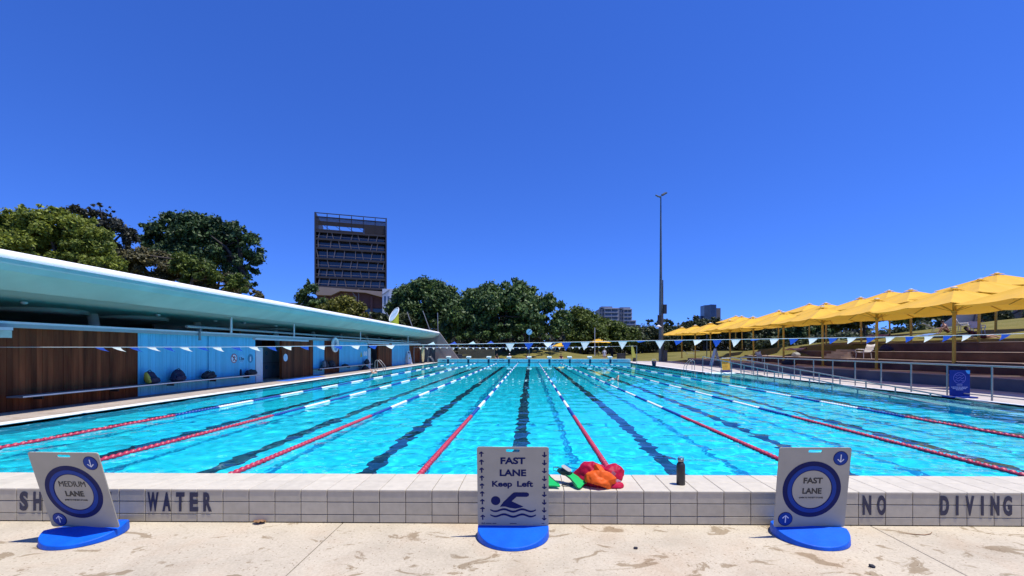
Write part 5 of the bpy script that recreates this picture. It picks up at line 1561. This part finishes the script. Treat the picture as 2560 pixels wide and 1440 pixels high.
# beyond the pool, to the terrace side
mids = [(1452, 98, 'tall olive green tree next to the figs', [(1450, 835, 45, 58), (1425, 820, 25, 45), (1480, 850, 40, 40)], mid_leaf, 9000),
        (1530, 104, 'broad olive green tree below the white apartment blocks', [(1520, 840, 55, 42), (1490, 830, 40, 35), (1560, 850, 35, 35)], mid_leaf, 9000),
        (1605, 112, 'dark grey-green gum tree right of the white apartment blocks', [(1600, 855, 45, 38), (1635, 850, 35, 32), (1580, 865, 35, 30)], gum_leaf, 7000),
        (1690, 118, 'dark gum tree with a ragged top behind the floodlight mast', [(1690, 845, 45, 32), (1660, 812, 20, 14), (1630, 806, 22, 8), (1715, 815, 26, 16)], gum_leaf, 6500),
        (1760, 126, 'ragged dark gum tree below the blue glass tower', [(1750, 830, 38, 30), (1735, 800, 22, 12), (1780, 812, 30, 18), (1800, 840, 40, 35)], gum_leaf, 6500),
        (1860, 122, 'dark gum tree behind the distant umbrellas', [(1850, 835, 55, 35), (1900, 845, 50, 36)], gum_leaf, 6500),
        (1950, 120, 'wide dark tree behind the poolside umbrella row', [(1960, 835, 60, 35), (2020, 842, 40, 26)], gum_leaf, 6500),
        (2075, 96, 'very dark shrub at the top edge of the lawn behind the yellow poles', [(2065, 815, 30, 28), (2050, 835, 30, 18), (2090, 800, 26, 30)], dark_leaf, 5000),
        (2010, 88, 'dark bushy tree at the end of the lawn seen below the umbrellas', [(1990, 828, 40, 28), (2030, 826, 34, 24)], dark_leaf, 5000),
        (2125, 90, 'grey-green tree at the top edge of the lawn beside the very dark shrub', [(2115, 805, 36, 26)], gum_leaf, 4000),
        (2160, 84, 'dark tree at the top edge of the lawn, behind two white chairs', [(2150, 790, 40, 30), (2200, 788, 45, 30)], gum_leaf, 6500),
        (2270, 80, 'green tree at the top edge of the lawn with a pale leaning post before it', [(2265, 785, 50, 34), (2320, 785, 45, 34)], mid_leaf, 6500),
        (2375, 76, 'dark tree at the top of the lawn beside the cream tent', [(2370, 775, 45, 34), (2420, 775, 35, 26)], dark_leaf, 5000)]
for i, (u, D, lb, ls, lm, n) in enumerate(mids):
    gz = hill(foot(u, D).x, foot(u, D).y)
    b = foot(u, D, gz)
    tree('park_tree', lb.replace(' right of', ' beside'), 'tree', b, [lob(a, v, D, ru * 1.05, rv, b) for a, v, ru, rv in ls], lm, darkbark_m, n * 3, 0.40, ((0, 0),), 0.3, 30 + i, 0.26, 150, 0.4, 6, 0.25)
# a far line of woods closes the view between the trunks
rg = np.random.default_rng(77)
C, R = [], []
for i in range(900):
    u = rg.uniform(960, 2560); D = rg.uniform(135, 165)
    p = at_D(u, CY, D)
    C.append((p.x, p.y, rg.uniform(0.5, 7.5 if u > 1450 else 9.5))); R.append(rg.uniform(1.6, 3.0))
me = leaves_mesh('far_woods', np.array(C), np.array(R), 45000, 0.95, rg, 0.3, 0.9)
o = link('far_woods', me, grey_leaf); tag(o, 'band of dark far-off woodland behind the park trees', 'woodland', None, 'stuff')
# a hedge along the top of the lawn
rg = np.random.default_rng(78)
C, R = [], []
for i in range(130):
    t = rg.random()
    x, y = 47 + 9 * rg.random(), 38 + 62 * t
    C.append((x, y, hill(x, y) + rg.uniform(0.3, 2.4))); R.append(rg.uniform(0.6, 1.2))
me = leaves_mesh('foliage', np.array(C), np.array(R), 16000, 0.4, rg, 0.3, 0.9)
hd = empty('hedge', (50, 60, 4), 0, 'long dark green hedge along the top of the lawn', 'hedge')
o = link('foliage', me, gum_leaf, hd, (-50, -60, -4))

# ------------------------------------------------------------------ towers
def office_tower():
    A, B = at_D(786, 0, 200), at_D(967, 0, 209.5)
    A.z = B.z = 0
    ex = (B - A).normalized(); Wd = (B - A).length
    ang = math.atan2(ex.y, ex.x)
    zt = HC + (CY - 530) / F * 200
    zf = lambda v: HC + (CY - v) / F * 200        # heights read off the near corner
    root = empty('office_tower', A, ang, 'dark bronze office tower with open slanted-strut balconies and a hollow louvred crown', 'building')
    bronze = M('dark_bronze', (0.036, 0.028, 0.027), 0.55, 0.15, 0.4)
    bronze_l = M('pale_bronze', (0.19, 0.155, 0.14), 0.6, 0.1, 0.4)
    glass = M('dark_glass', (0.012, 0.018, 0.045), 0.12, 0.4, 0.15, spec=0.8)
    Dp = 26.0
    floors = [716, 692, 669, 645, 619, 596, 577]      # v of the slab edges on the near corner
    zs = [zf(v) for v in floors]
    for i in range(len(zs) - 1):
        mb = MB(); mb.box(1.2, Wd - 1.2, 3.0, Dp, zs[i] + 0.5, zs[i + 1] - 0.4); mb.build('glazing', glass, root)
    for i, z in enumerate(zs):
        mb = MB(); mb.box(0.6, Wd - 0.6, 0.0, Dp, z - 0.4, z + 0.45); mb.build('floor_slab', bronze, root)
        if i < len(zs) - 1:
            mb = MB(); mb.box(0.7, Wd - 0.7, 0.3, 0.4, z + 1.35, z + 1.55); mb.build('balcony_rail', bronze_l, root)
            rg = random.Random(i + 3)
            x = 1.5
            while x < Wd - 1.5:
                dx = rg.choice((-0.7, 0.7, 0.0, 0.45)); 
                mb = MB(); mb.bar((x, 0.25, z + 0.45), (x + dx, 0.25, zs[i + 1] - 0.4), 0.24, 0.24); mb.build('slanted_strut', bronze_l, root)
                x += rg.uniform(2.6, 5.2)
    for x0, x1 in ((0, 0.6), (Wd - 0.6, Wd)):
        mb = MB(); mb.box(x0, x1, -0.2, Dp, zf(735), zt); mb.build('side_fin', bronze, root)
    # hollow crown: louvres with an opening to the sky
    zc = zs[-1]
    crown = MB()
    za, zb1, zb2, zc1 = zf(570), zf(552), zf(541), zf(577)
    for k in range(5):
        z = zb1 + (zb2 - zb1) * k / 5
        crown.box(0.65, Wd - 0.65, 0.1, 0.5, z + 0.12, z + 0.34)
    for k in range(8):
        z = za - 0.6 + (zb1 - za + 0.6) * k / 8
        crown.box(Wd * 0.67, Wd - 0.65, 0.1, 0.5, z + 0.1, z + 0.34)
        crown.box(0.65, 1.7, 0.1, 0.5, z + 0.1, z + 0.34)
    crown.build('crown_louvre', bronze, root)
    mb = MB(); mb.box(0.65, Wd - 0.65, 0.05, 0.35, zt - 0.35, zt); mb.box(0.65, Wd - 0.65, 0.0, 0.6, zb2, zb2 + 0.3); mb.box(0.65, Wd * 0.67, 0.0, 0.6, za - 0.7, za - 0.2); mb.build('crown_beam', bronze, root)
    mb = MB(); mb.box(Wd * 0.67, Wd - 0.65, 6, 6.3, zc1, zb1); mb.box(0.65, Wd - 0.65, 6.31, 6.6, zb1 - 0.1, zb2); mb.build('crown_back', bronze, root)
    mb = MB()
    for k in range(1, 6): mb.box(Wd * k / 6 - 0.16, Wd * k / 6 + 0.16, 0.5, 0.75, zc1 + 0.3, zt - 0.35)
    for k in range(4): mb.bar((Wd * (0.05 + 0.16 * k), 0.8, zb1), (Wd * (0.2 + 0.16 * k), 0.8, za), 0.14, 0.14)
    mb.build('crown_post', bronze, root)
    # podium
    tan_m = M('tan_canopy', (0.30, 0.23, 0.18), 0.7, 0.08, 0.3)
    brick = M('red_brown_panel', (0.15, 0.062, 0.05), 0.7, 0.12, 0.3)
    mb = MB(); mb.prism([(0.8, -1.5, zf(717)), (0.8, -1.5, zf(738)), (7, -1.5, zf(738)), (Wd * 0.35, -1.5, zf(726)), (Wd * 0.7, -1.5, zf(728)), (Wd + 1, -1.5, zf(742)), (Wd + 1, -1.5, zf(724))], (0, 3, 0)); mb.build('podium_canopy', tan_m, root)
    mb = MB(); mb.box(0.8, Wd + 9, 2, Dp, zf(765), zf(716) - 0.6); mb.build('podium_wall', brick, root)
    mb = MB(); mb.box(0.8, Wd + 9, 3.5, Dp, 0, zf(765)); mb.build('podium_glazing', glass, root)
    for x in (4, 11, 17, 24, 30):
        mb = MB(); mb.box(x, x + 1.0, 0.4, 1.6, 0, zf(736)); mb.build('podium_pier', brick if x != 17 else tan_m, root)
    mb = MB(); mb.box(17.5, 21.5, -0.6, 0.6, 0, zf(760)); mb.build('lift_shaft', brick, root)
    for a_, b_ in (((15.5, -0.8, zf(722)), (18, -0.8, zf(742))), ((18.9, -0.8, zf(718)), (18.9, -0.8, zf(772)))):
        mb = MB(); mb.bar(a_, b_, 0.35, 0.35); mb.build('podium_strut', bronze_l, root)
office_tower()
p = at_D(967, 745, 196); q = at_D(984, 722, 196)
an = empty('white_annexe', (p.x, p.y, 0), 0, 'small white building squeezed between the dark tower and the fig tree', 'building')
mb = MB(); mb.box(-2.0, q.x - p.x + 1, 0, 8, 0, q.z); mb.build('wall', white_m, an)
mb = MB(); mb.prism([(-2.2, -0.3, p.z + 1.5), (1.2, -0.3, q.z - 0.3), (1.2, -0.3, q.z - 0.8), (-2.2, -0.3, p.z + 1.0)], (0, 0.28, 0)); mb.build('roof_truss', steel_m, an)
for x in (-1.2, 0.4, 2.0):
    mb = MB(); mb.box(x, x + 0.8, -0.05, 0.05, p.z - 3, p.z + 0.8); mb.build('window', M('annexe_glass', (0.1, 0.15, 0.2), 0.2), an)

apt_white = M('apartment_white', (0.42, 0.42, 0.44), 0.6, 0.05, 0.2)
apt_grey = M('apartment_grey', (0.22, 0.23, 0.26), 0.6, 0.05, 0.2)
apt_glass = M('apartment_glass', (0.05, 0.065, 0.10), 0.2, 0.3, 0.3)
def apartment(u0, u1, usplit, v0, v1, D, label, step=None):
    k = D / F
    a = at_D(u0, v1, D); Wd = (u1 - u0) * k
    zt = HC + (CY - v0) * k
    root = empty('apartment_block', (a.x, a.y, 0), YAW, label, 'building', 'white apartment blocks on the skyline')
    xs = (usplit - u0) * k
    mb = MB(); mb.box(0, xs, 3, 18, 0, zt - 1); mb.build('wall', apt_grey, root)
    mb = MB(); mb.box(xs + 0.01, Wd if not step else (step - u0) * k, 1.5, 18, 0, zt); mb.build('wall', apt_white, root)
    if step:
        mb = MB(); mb.box((step - u0) * k + 0.02, Wd, 1.5, 16, 0, zt - 9.0); mb.build('wall', apt_white, root)
    mb = MB(); mb.box(xs - 2, Wd * 0.72, 4, 14, zt, zt + 1.3); mb.build('roof_plant', apt_grey, root)
    z = zt - 2.9; fl = 0
    while z > zt - 3.0 * 9 and fl < 9:
        x_end = Wd if (not step or z < zt - 11.6) else (step - u0) * k
        x = xs + 0.5; n = max(2, int((x_end - xs) / 4.2)); st = (x_end - xs - 0.6) / n
        for i in range(n):
            mb = MB(); mb.box(x + i * st + 0.15, x + (i + 1) * st - 0.55, 1.25, 1.49, z + 0.1, z + 1.75); mb.build('window', apt_glass, root)
        mb = MB(); mb.box(xs - 0.2, x_end, 0.2, 1.48, z + 1.9, z + 2.35); mb.build('balcony', apt_white, root)
        for i in range(2):
            mb = MB(); mb.box(1.0 + i * xs * 0.45, 1.0 + i * xs * 0.45 + xs * 0.3, 2.9, 2.99, z + 0.2, z + 1.8); mb.build('window', apt_glass, root)
        z -= 3.0; fl += 1
apartment(1498, 1547, 1512, 769, 812, 340, 'pale apartment block with balconies on the skyline, next to the olive trees')
apartment(1548, 1591, 1560, 771, 815, 345, 'pale apartment block with a stepped corner on the skyline', 1581)
def glass_tower():
    D = 420; k = D / F
    a = at_D(1765, 800, D)
    root = empty('glass_tower', (a.x, a.y, 0), 0, 'dark blue glass tower with a tan flank on the skyline above the umbrellas', 'building')
    z = lambda v: HC + (CY - v) * k
    gm = M('blue_glass', (0.015, 0.03, 0.10), 0.15, 0.25, 0.12, spec=0.8); gg = M('grey_glass', (0.10, 0.13, 0.18), 0.25, 0.2, 0.15)
    mb = MB(); mb.prism([(0, 4, 0), (11 * k, 0, 0), (11 * k, 14, 0), (0, 14, 0)], (0, 0, z(762))); mb.build('grey_flank', gg, root)
    mb = MB(); mb.prism([(11 * k + .02, 0, 0), (28 * k, 2, 0), (28 * k, 14, 0), (11 * k + .02, 14, 0)], (0, 0, z(761))); mb.build('glass_face', gm, root)
    mb = MB(); mb.box(28 * k + .02, 42 * k, 5, 16, 0, z(769)); mb.build('tan_flank', M('tan_panel', (0.2, 0.165, 0.15), 0.7), root)
    mb = MB(); mb.box(-6 * k, -0.02, 8, 16, 0, z(788)); mb.build('low_wing', gm, root)
    mm = MB()
    for i in range(1, 5): mm.box(11 * k + i * 3.4 * k - 0.1, 11 * k + i * 3.4 * k + 0.1, -0.2 + i * 0.38, 0.6 + i * 0.4, 0, z(761))
    mm.build('mullion', gg, root)
glass_tower()
# distant roof behind the conifer
p = at_D(726, 757, 120)
hr = empty('low_house', (p.x, p.y, 0), 0, 'low grey-roofed building just showing over the pavilion roof before the slim tree', 'building')
mb = MB(); mb.box(-1.8, 6, 0, 8, 0, p.z - 0.5); mb.build('wall', apt_grey, hr)
mb = MB(); mb.prism([(-2.2, -0.4, p.z - 0.5), (6.4, -0.4, p.z - 0.5), (6.4, -0.4, p.z - 0.1), (-2.2, -0.4, p.z)], (0, 9, 0)); mb.build('roof', apt_white, hr)
# fence panels and hut beyond the pool
fence_m = M('khaki_fence', (0.22, 0.20, 0.11), 0.7, 0.15, 1)
p = at_D(1190, 880, 66)
ff = empty('slatted_fence', (p.x, p.y, 0), 0, 'khaki slatted fence between the pavilion tip and the first fig trunk', 'fence')
mb = MB()
for i in range(34): mb.box(-2.6 + i * 0.16, -2.6 + i * 0.16 + 0.09, 0, 0.04, 0.05, 1.7)
mb.build('slat_panel', fence_m, ff)
for x in (-2.65, 0, 2.75):
    mb = MB(); mb.box(x - 0.05, x + 0.05, 0.045, 0.15, 0, 1.85); mb.build('post', fence_m, ff)
for z in (0.35, 1.4):
    mb = MB(); mb.box(-2.7, 2.8, 0.045, 0.09, z, z + 0.08); mb.build('rail', fence_m, ff)
for u, v, D, h, lb in ((1487, 835, 80, 5.2, 'pale thin flagpole behind the bigger far umbrella'), (1767, 835, 62, 4.2, 'thin dark post behind the distant umbrellas'), (2280, 800, 62, 0, 'pale leaning post at the top of the lawn before the green tree')):
    p = at_D(u, v, D); gz = hill(p.x, p.y)
    mb = MB(); mb.tube([(0.45 if h == 0 else 0, 0, 0), (0, 0, (h or 3.2))], 0.06, 8)
    tag(mb.build('slim_pole', white_m if 'pale' in lb else mast_m, loc=(p.x, p.y, gz)), lb, 'pole')

# ------------------------------------------------------------------ people
def limb_hand(pts, edges, rad, wrist, dirv, side, r0):
    """palm and five separate fingers grown from a wrist vertex"""
    d = Vector(dirv).normalized(); s_ = Vector(side).normalized(); s_ = (s_ - d * s_.dot(d)).normalized()
    n = len(pts); w = Vector(pts[wrist])
    pts.append(w + d * 0.045); rad.append((0.026, 0.018)); edges.append((wrist, n)); palm = n
    for k, (off, L) in enumerate(((-0.026, 0.062), (-0.009, 0.075), (0.009, 0.072), (0.025, 0.055))):
        a = len(pts); base = w + d * 0.085 + s_ * off
        pts.append(base); rad.append((0.0095, 0.0095)); edges.append((palm, a))
        pts.append(base + d * L * 0.55 + Vector((0, 0, -0.006))); rad.append((0.0085, 0.0085)); edges.append((a, a + 1))
        pts.append(base + d * L + Vector((0, 0, -0.016))); rad.append((0.007, 0.007)); edges.append((a + 1, a + 2))
    a = len(pts); base = w + d * 0.05 - s_ * 0.042
    pts.append(base); rad.append((0.011, 0.011)); edges.append((palm, a))
    pts.append(base + d * 0.035 - s_ * 0.014); rad.append((0.009, 0.009)); edges.append((a, a + 1))

def person(label, loc, rz, J, cloth, cloth_m, hair_long=False, group=None, hat=None, skin=None):
    """J: joints pelvis, chest, neck, head, and l/r shoulder elbow wrist hip knee ankle toe (local metres)"""
    root = empty('person', loc, rz, label, 'person', group)
    names = ['pelvis', 'belly', 'chest', 'neck', 'jaw', 'head', 'crown']
    V = lambda k: Vector(J[k])
    up = (V('head') - V('neck')).normalized()
    J = dict(J); J['belly'] = (V('pelvis') + V('chest')) / 2; J['jaw'] = V('neck') + up * 0.06; J['crown'] = V('head') + up * 0.09
    R = {'pelvis': (.15, .11), 'belly': (.125, .095), 'chest': (.15, .11), 'neck': (.052, .052), 'jaw': (.06, .065), 'head': (.078, .092), 'crown': (.055, .062)}
    pts, rad, edges, lab = [], [], [], []
    ix = {}
    def addj(k, r, par=None):
        ix[k] = len(pts); pts.append(Vector(J[k])); rad.append(r); lab.append(k)
        if par is not None: edges.append((ix[par], ix[k]))
    prev = None
    for k in names:
        addj(k, R[k], prev); prev = k
    for s_ in 'lr':
        addj(s_ + 'shoulder', (.06, .055), 'chest'); addj(s_ + 'elbow', (.04, .038), s_ + 'shoulder'); addj(s_ + 'wrist', (.027, .023), s_ + 'elbow')
        addj(s_ + 'hip', (.092, .09), 'pelvis'); addj(s_ + 'knee', (.058, .058), s_ + 'hip'); addj(s_ + 'ankle', (.037, .037), s_ + 'knee'); addj(s_ + 'toe', (.035, .022), s_ + 'ankle')
    nb0 = len(pts)
    for s_ in 'lr':
        d = V(s_ + 'wrist') - V(s_ + 'elbow')
        side = (V('rshoulder') - V('lshoulder'))
        limb_hand(pts, edges, rad, ix[s_ + 'wrist'], d, side if side.length > 0.05 else Vector((0, 0, 1)), 0.026)
    me = bpy.data.meshes.new('body'); me.from_pydata([tuple(p) for p in pts], edges, [])
    tmp = bpy.data.objects.new('tmp_body', me); S.collection.objects.link(tmp)
    sk = tmp.modifiers.new('Skin', 'SKIN')
    if not me.skin_vertices: me.skin_vertices.new()
    for i, sv in enumerate(me.skin_vertices[0].data):
        sv.radius = rad[i]; sv.use_root = (i == 0)
    ss = tmp.modifiers.new('Subsurf', 'SUBSURF'); ss.levels = 1; ss.render_levels = 1
    S.collection.objects.unlink(tmp)
    bm_ = to_mesh(tmp, 'body')
    # clothing and skin by nearest bone
    bm_.materials.append(skin or skin_m); bm_.materials.append(cloth_m)
    segs = [(a, b) for a, b in edges if a < nb0 and b < nb0]
    for pl in bm_.polygons:
        c = pl.center; best, bd = None, 9
        for a, b in segs:
            pa, pb = pts[a], pts[b]; ab = pb - pa
            t = max(0, min(1, (c - pa).dot(ab) / max(1e-6, ab.length_squared)))
            d_ = (c - (pa + ab * t)).length
            if d_ < bd: bd, best = d_, (lab[a], lab[b], t)
        on_ = (best[0] in cloth and best[1] in cloth) or (best[0] in cloth and best[2] < cloth[best[0]])
        pl.material_index = 1 if on_ else 0
        pl.use_smooth = True
    link('body', bm_, None, root)
    # face and hair
    hd, fwd = V('head'), Vector(J['face']).normalized()
    rt_ = up.cross(fwd).normalized()
    basis = Matrix((rt_, fwd, up)).transposed().to_4x4()
    mb = MB(); P = []
    for i in range(9):
        th = math.pi * (0.0 + 0.62 * i / 8)
        P.append([(0.09 * math.sin(th) * math.cos(p_), 0.105 * math.sin(th) * math.sin(p_) - 0.02, 0.11 * math.cos(th) + 0.025 + (0.05 * max(0, math.sin(p_)) * (i / 8))) for p_ in [2 * math.pi * j / 16 for j in range(17)]])
    mb.grid(P)
    if hair_long: mb.grid([[(0.07 * math.cos(p_) * (1 - .3 * i / 5), -0.085 + 0.03 * math.sin(p_), -0.02 - 0.06 * i) for p_ in [2 * math.pi * j / 10 for j in range(11)]] for i in range(6)])
    h_ = mb.build('hair' if not hat else 'cap', hat or hair_m, root); h_.matrix_local = Matrix.Translation(hd) @ basis
    mb = MB(); mb.grid([[(0.012 * (1 - abs(i - 1)) + 0.004, 0, 0)] * 2 for i in range(2)])
    mb = MB(); mb.lathe([(0.004, 0.028), (0.012, 0.0), (0.015, -0.012), (0.002, -0.018)], 8); n_ = mb.build('nose', skin or skin_m, root); n_.matrix_local = Matrix.Translation(hd + fwd * 0.093 - up * 0.01) @ basis
    for sx in (-1, 1):
        mb = MB(); mb.lathe([(0.002, -0.008), (0.009, 0), (0.002, 0.008)], 8); e_ = mb.build('eye', hair_m, root); e_.matrix_local = Matrix.Translation(hd + fwd * 0.084 + rt_ * 0.032 * sx + up * 0.012) @ basis
        mb = MB(); mb.lathe([(0.004, -0.03), (0.016, -0.01), (0.018, 0.015), (0.004, 0.03)], 8); e_ = mb.build('ear', skin or skin_m, root); e_.matrix_local = Matrix.Translation(hd + rt_ * 0.082 * sx - fwd * 0.005) @ basis
    mb = MB(); mb.box(-0.024, 0.024, -0.004, 0.006, -0.004, 0.004); m_ = mb.build('mouth', M('lips', (0.35, 0.12, 0.1), 0.5), root); m_.matrix_local = Matrix.Translation(hd + fwd * 0.088 - up * 0.045) @ basis
    return root

def lying(prop=0.0):
    """on the back along +X, head at -X; prop raises the chest on the elbows"""
    a = math.radians(prop); L = 0.5
    ch = (-L * math.cos(a), 0, 0.12 + L * math.sin(a)); nk = (ch[0] - 0.2 * math.cos(a), 0, ch[2] + 0.2 * math.sin(a) + 0.0)
    hd = (nk[0] - 0.13 * math.cos(a * 1.2), 0, nk[2] + 0.13 * math.sin(a * 1.2) + 0.03)
    sh_ = lambda s: (ch[0] - 0.06 * math.cos(a), s * 0.19, ch[2] + 0.06 * math.sin(a))
    J = dict(pelvis=(0, 0, 0.12), chest=ch, neck=nk, head=hd, face=(math.sin(a) * 0.9 + 0.3, 0.0, math.cos(a)))
    for s_, k in ((1, 'l'), (-1, 'r')):
        J[k + 'shoulder'] = sh_(s_)
        if prop > 10:
            J[k + 'elbow'] = (sh_(s_)[0] - 0.02, s_ * 0.24, 0.06); J[k + 'wrist'] = (sh_(s_)[0] + 0.22, s_ * 0.2, 0.05)
        else:
            J[k + 'elbow'] = (ch[0] + 0.2, s_ * 0.32, 0.07); J[k + 'wrist'] = (ch[0] + 0.42, s_ * 0.3, 0.05)
        J[k + 'hip'] = (0.06, s_ * 0.09, 0.11); J[k + 'knee'] = (0.48, s_ * 0.11, 0.10 if s_ > 0 else 0.22); J[k + 'ankle'] = (0.88, s_ * 0.1, 0.06); J[k + 'toe'] = (0.93, s_ * 0.12, 0.16)
    return J
def sitting(lean=0.0, knees=0.45):
    J = dict(pelvis=(0, 0, 0.12), chest=(lean, 0, 0.56), neck=(lean * 1.4, 0, 0.76), head=(lean * 1.6 + 0.02, 0, 0.90), face=(1, 0, -0.05))
    for s_, k in ((1, 'l'), (-1, 'r')):
        J[k + 'shoulder'] = (lean * 1.2, s_ * 0.19, 0.66); J[k + 'elbow'] = (lean + 0.16, s_ * 0.25, 0.42); J[k + 'wrist'] = (lean + 0.36, s_ * 0.16, 0.42)
        J[k + 'hip'] = (0.04, s_ * 0.1, 0.12); J[k + 'knee'] = (0.38, s_ * 0.16, knees); J[k + 'ankle'] = (0.58, s_ * 0.13, 0.06); J[k + 'toe'] = (0.72, s_ * 0.13, 0.03)
    return J
def standing():
    J = dict(pelvis=(0, 0, 0.92), chest=(0, 0, 1.3), neck=(0, 0, 1.5), head=(0, 0, 1.64), face=(1, 0, 0))
    for s_, k in ((1, 'l'), (-1, 'r')):
        J[k + 'shoulder'] = (0, s_ * 0.19, 1.42); J[k + 'elbow'] = (0.0, s_ * 0.25, 1.14); J[k + 'wrist'] = (0.06, s_ * 0.26, 0.9)
        J[k + 'hip'] = (0, s_ * 0.1, 0.9); J[k + 'knee'] = (0.03, s_ * 0.1, 0.48); J[k + 'ankle'] = (0, s_ * 0.1, 0.07); J[k + 'toe'] = (0.15, s_ * 0.11, 0.03)
    return J
TORSO = {'pelvis': 1, 'belly': 1, 'chest': 1, 'lhip': .35, 'rhip': .35, 'lshoulder': .5, 'rshoulder': .5}
TRUNKS = {'pelvis': .6, 'lhip': .6, 'rhip': .6, 'belly': 0}
maroon = M('maroon_cloth', (0.09, 0.012, 0.02), 0.8, 0.2, 20); pinkc = M('pink_cloth', (0.55, 0.22, 0.22), 0.8, 0.1, 20)
blackc = M('black_swimsuit', (0.012, 0.012, 0.016), 0.6, 0.2, 20); whitec = M('white_shirt', (0.6, 0.6, 0.6), 0.8, 0.1)
p = hit(2452, 848); person('person in a maroon swimsuit propped on the elbows at the lawn edge', p, math.radians(-28), lying(38), TORSO, maroon, True)
p = hit(2372, 834); person('person in brown trunks sitting hunched on the lawn beside the yellow poles', p, math.radians(160), sitting(0.22), TRUNKS, M('brown_trunks', (0.16, 0.06, 0.03), 0.8), group=None, hat=None)
p = hit(2195, 843); person('person in a pink outfit lying flat on the shaded lawn behind a yellow pole', p, math.radians(170), lying(4), TORSO, pinkc, True)
p = Vector((23.9, YX(1990, 23.9), 1.5)); person('pale person in pink lying on a towel on the third terrace, under the umbrellas', p, math.radians(180), lying(6), TORSO, M('pale_pink_cloth', (0.62, 0.42, 0.42), 0.8))
p = at_Y(1240, 897, 60.5); person('person in dark clothes sitting by the fig trunk behind the starting blocks', (p.x, 61.6, 0.0), math.radians(-70), sitting(0.1), TORSO, darkcloth_m)
p = at_Y(1273, 890, 62.0); person('person in a white cap sitting on the lawn between two fig trunks', (p.x, 63.0, 0.02), math.radians(-100), sitting(0.05), TRUNKS, blackc, hat=white_m)
p = at_Y(1316, 890, 61.0); person('person in black sitting behind the middle starting block', (p.x, 61.8, 0.0), math.radians(-60), sitting(0.15), TORSO, blackc)
p = at_Y(1513, 890, 60.0); person('person in a white shirt standing under the bigger far umbrella', (p.x, 60.6, 0.0), math.radians(-90), standing(), {**TORSO, 'lshoulder': 1, 'rshoulder': 1}, whitec)
p = at_Y(1404, 890, 60.0); person('person in dark red sitting beside a starting block near the far umbrellas', (p.x, 61.2, 0.0), math.radians(-90), sitting(0.05), TORSO, maroon)
# swimmers
def swim_J(stroke=0.0):
    J = dict(pelvis=(0, 0, -0.1), chest=(0, 0.45, -0.03), neck=(0, 0.65, -0.01), head=(0.0, 0.78, 0.02), face=(0.5, 0.5, -0.6))
    J['lshoulder'] = (-0.19, 0.55, 0.02); J['lelbow'] = (-0.36, 0.62, 0.28); J['lwrist'] = (-0.3, 0.88, 0.12)
    J['rshoulder'] = (0.19, 0.55, -0.05); J['relbow'] = (0.22, 0.85, -0.2); J['rwrist'] = (0.2, 1.05, -0.3)
    for s_, k in ((-1, 'l'), (1, 'r')):
        J[k + 'hip'] = (s_ * 0.09, -0.06, -0.1); J[k + 'knee'] = (s_ * 0.1, -0.48, -0.15); J[k + 'ankle'] = (s_ * 0.1, -0.88, -0.12 + s_ * 0.06); J[k + 'toe'] = (s_ * 0.1, -1.03, -0.16)
    return J
p = at_z(1527, 949, WZ); person('swimmer doing front crawl towards the camera, far out on the terrace side', (p.x, p.y, WZ), math.radians(175), swim_J(), TRUNKS, blackc, hat=M('swim_cap', (0.55, 0.5, 0.45), 0.4))
p = at_z(1444, 907, WZ); person('swimmer in a dark cap swimming up to the far wall below a starting block', (p.x, p.y - 0.3, WZ), math.radians(5), swim_J(), TRUNKS, blackc, hat=blackc)
p = at_z(930, 933, WZ); person('swimmer in a dark cap in the lane next to the pavilion, near a ladder', (p.x, p.y, WZ), math.radians(0), swim_J(), TRUNKS, blackc, hat=blackc)
# dark bag and folded umbrella things on the lowest terrace
y = YX(1988, 19.4)
root = empty('duffel_bag', (19.0, y, 0.5), 0, 'large black bag lying on the lowest terrace below the poolside umbrellas', 'bag')
mb = MB(); mb.grid(crumple(51, 0.4, 0.75, 0.3, 0.8, 24, 16)); mb.build('bag_body', darkcloth_m, root, (0, 0, 0.18))
mb = MB(); mb.tube([(0, -0.3, 0.3), (0, 0, 0.5), (0, 0.3, 0.3)], 0.02, 6); mb.build('handle', darkcloth_m, root)

for X_, u_, zt_, rx_, ry_, rz_b, mt_, lb_ in ((19.3, 2392, 0.5, 0.3, 0.5, 0.4, darkcloth_m, 'black bag on the lowest terrace behind the blue notice board'), (22.1, 1990, 1.02, 0.3, 0.4, 0.3, MATS['grey_insole'], 'grey bag on the second terrace under the pale person in pink'), (20.2, 1968, 0.5, 0.25, 0.4, 0.35, M('tan_cloth', (0.3, 0.2, 0.14), 0.85), 'tan bag on the lowest terrace beside the large black bag'), (23.6, 2215, 1.5, 0.3, 0.5, 0.35, navyc, 'navy bag on the third terrace above the lone lounge chair')):
    rt_b = empty('duffel_bag', (X_, YX(u_, X_), zt_), 0, lb_, 'bag', None)
    mb = MB(); mb.grid(sacks(rx_, ry_, rz_b * 0.6, int(u_), 0.6)); mb.build('bag_body', mt_, rt_b)
    mb = MB(); mb.tube([(0, -ry_ * 0.4, rz_b * 1.1), (0, 0, rz_b * 1.4), (0, ry_ * 0.4, rz_b * 1.1)], 0.02, 6); mb.build('handle', mt_, rt_b)
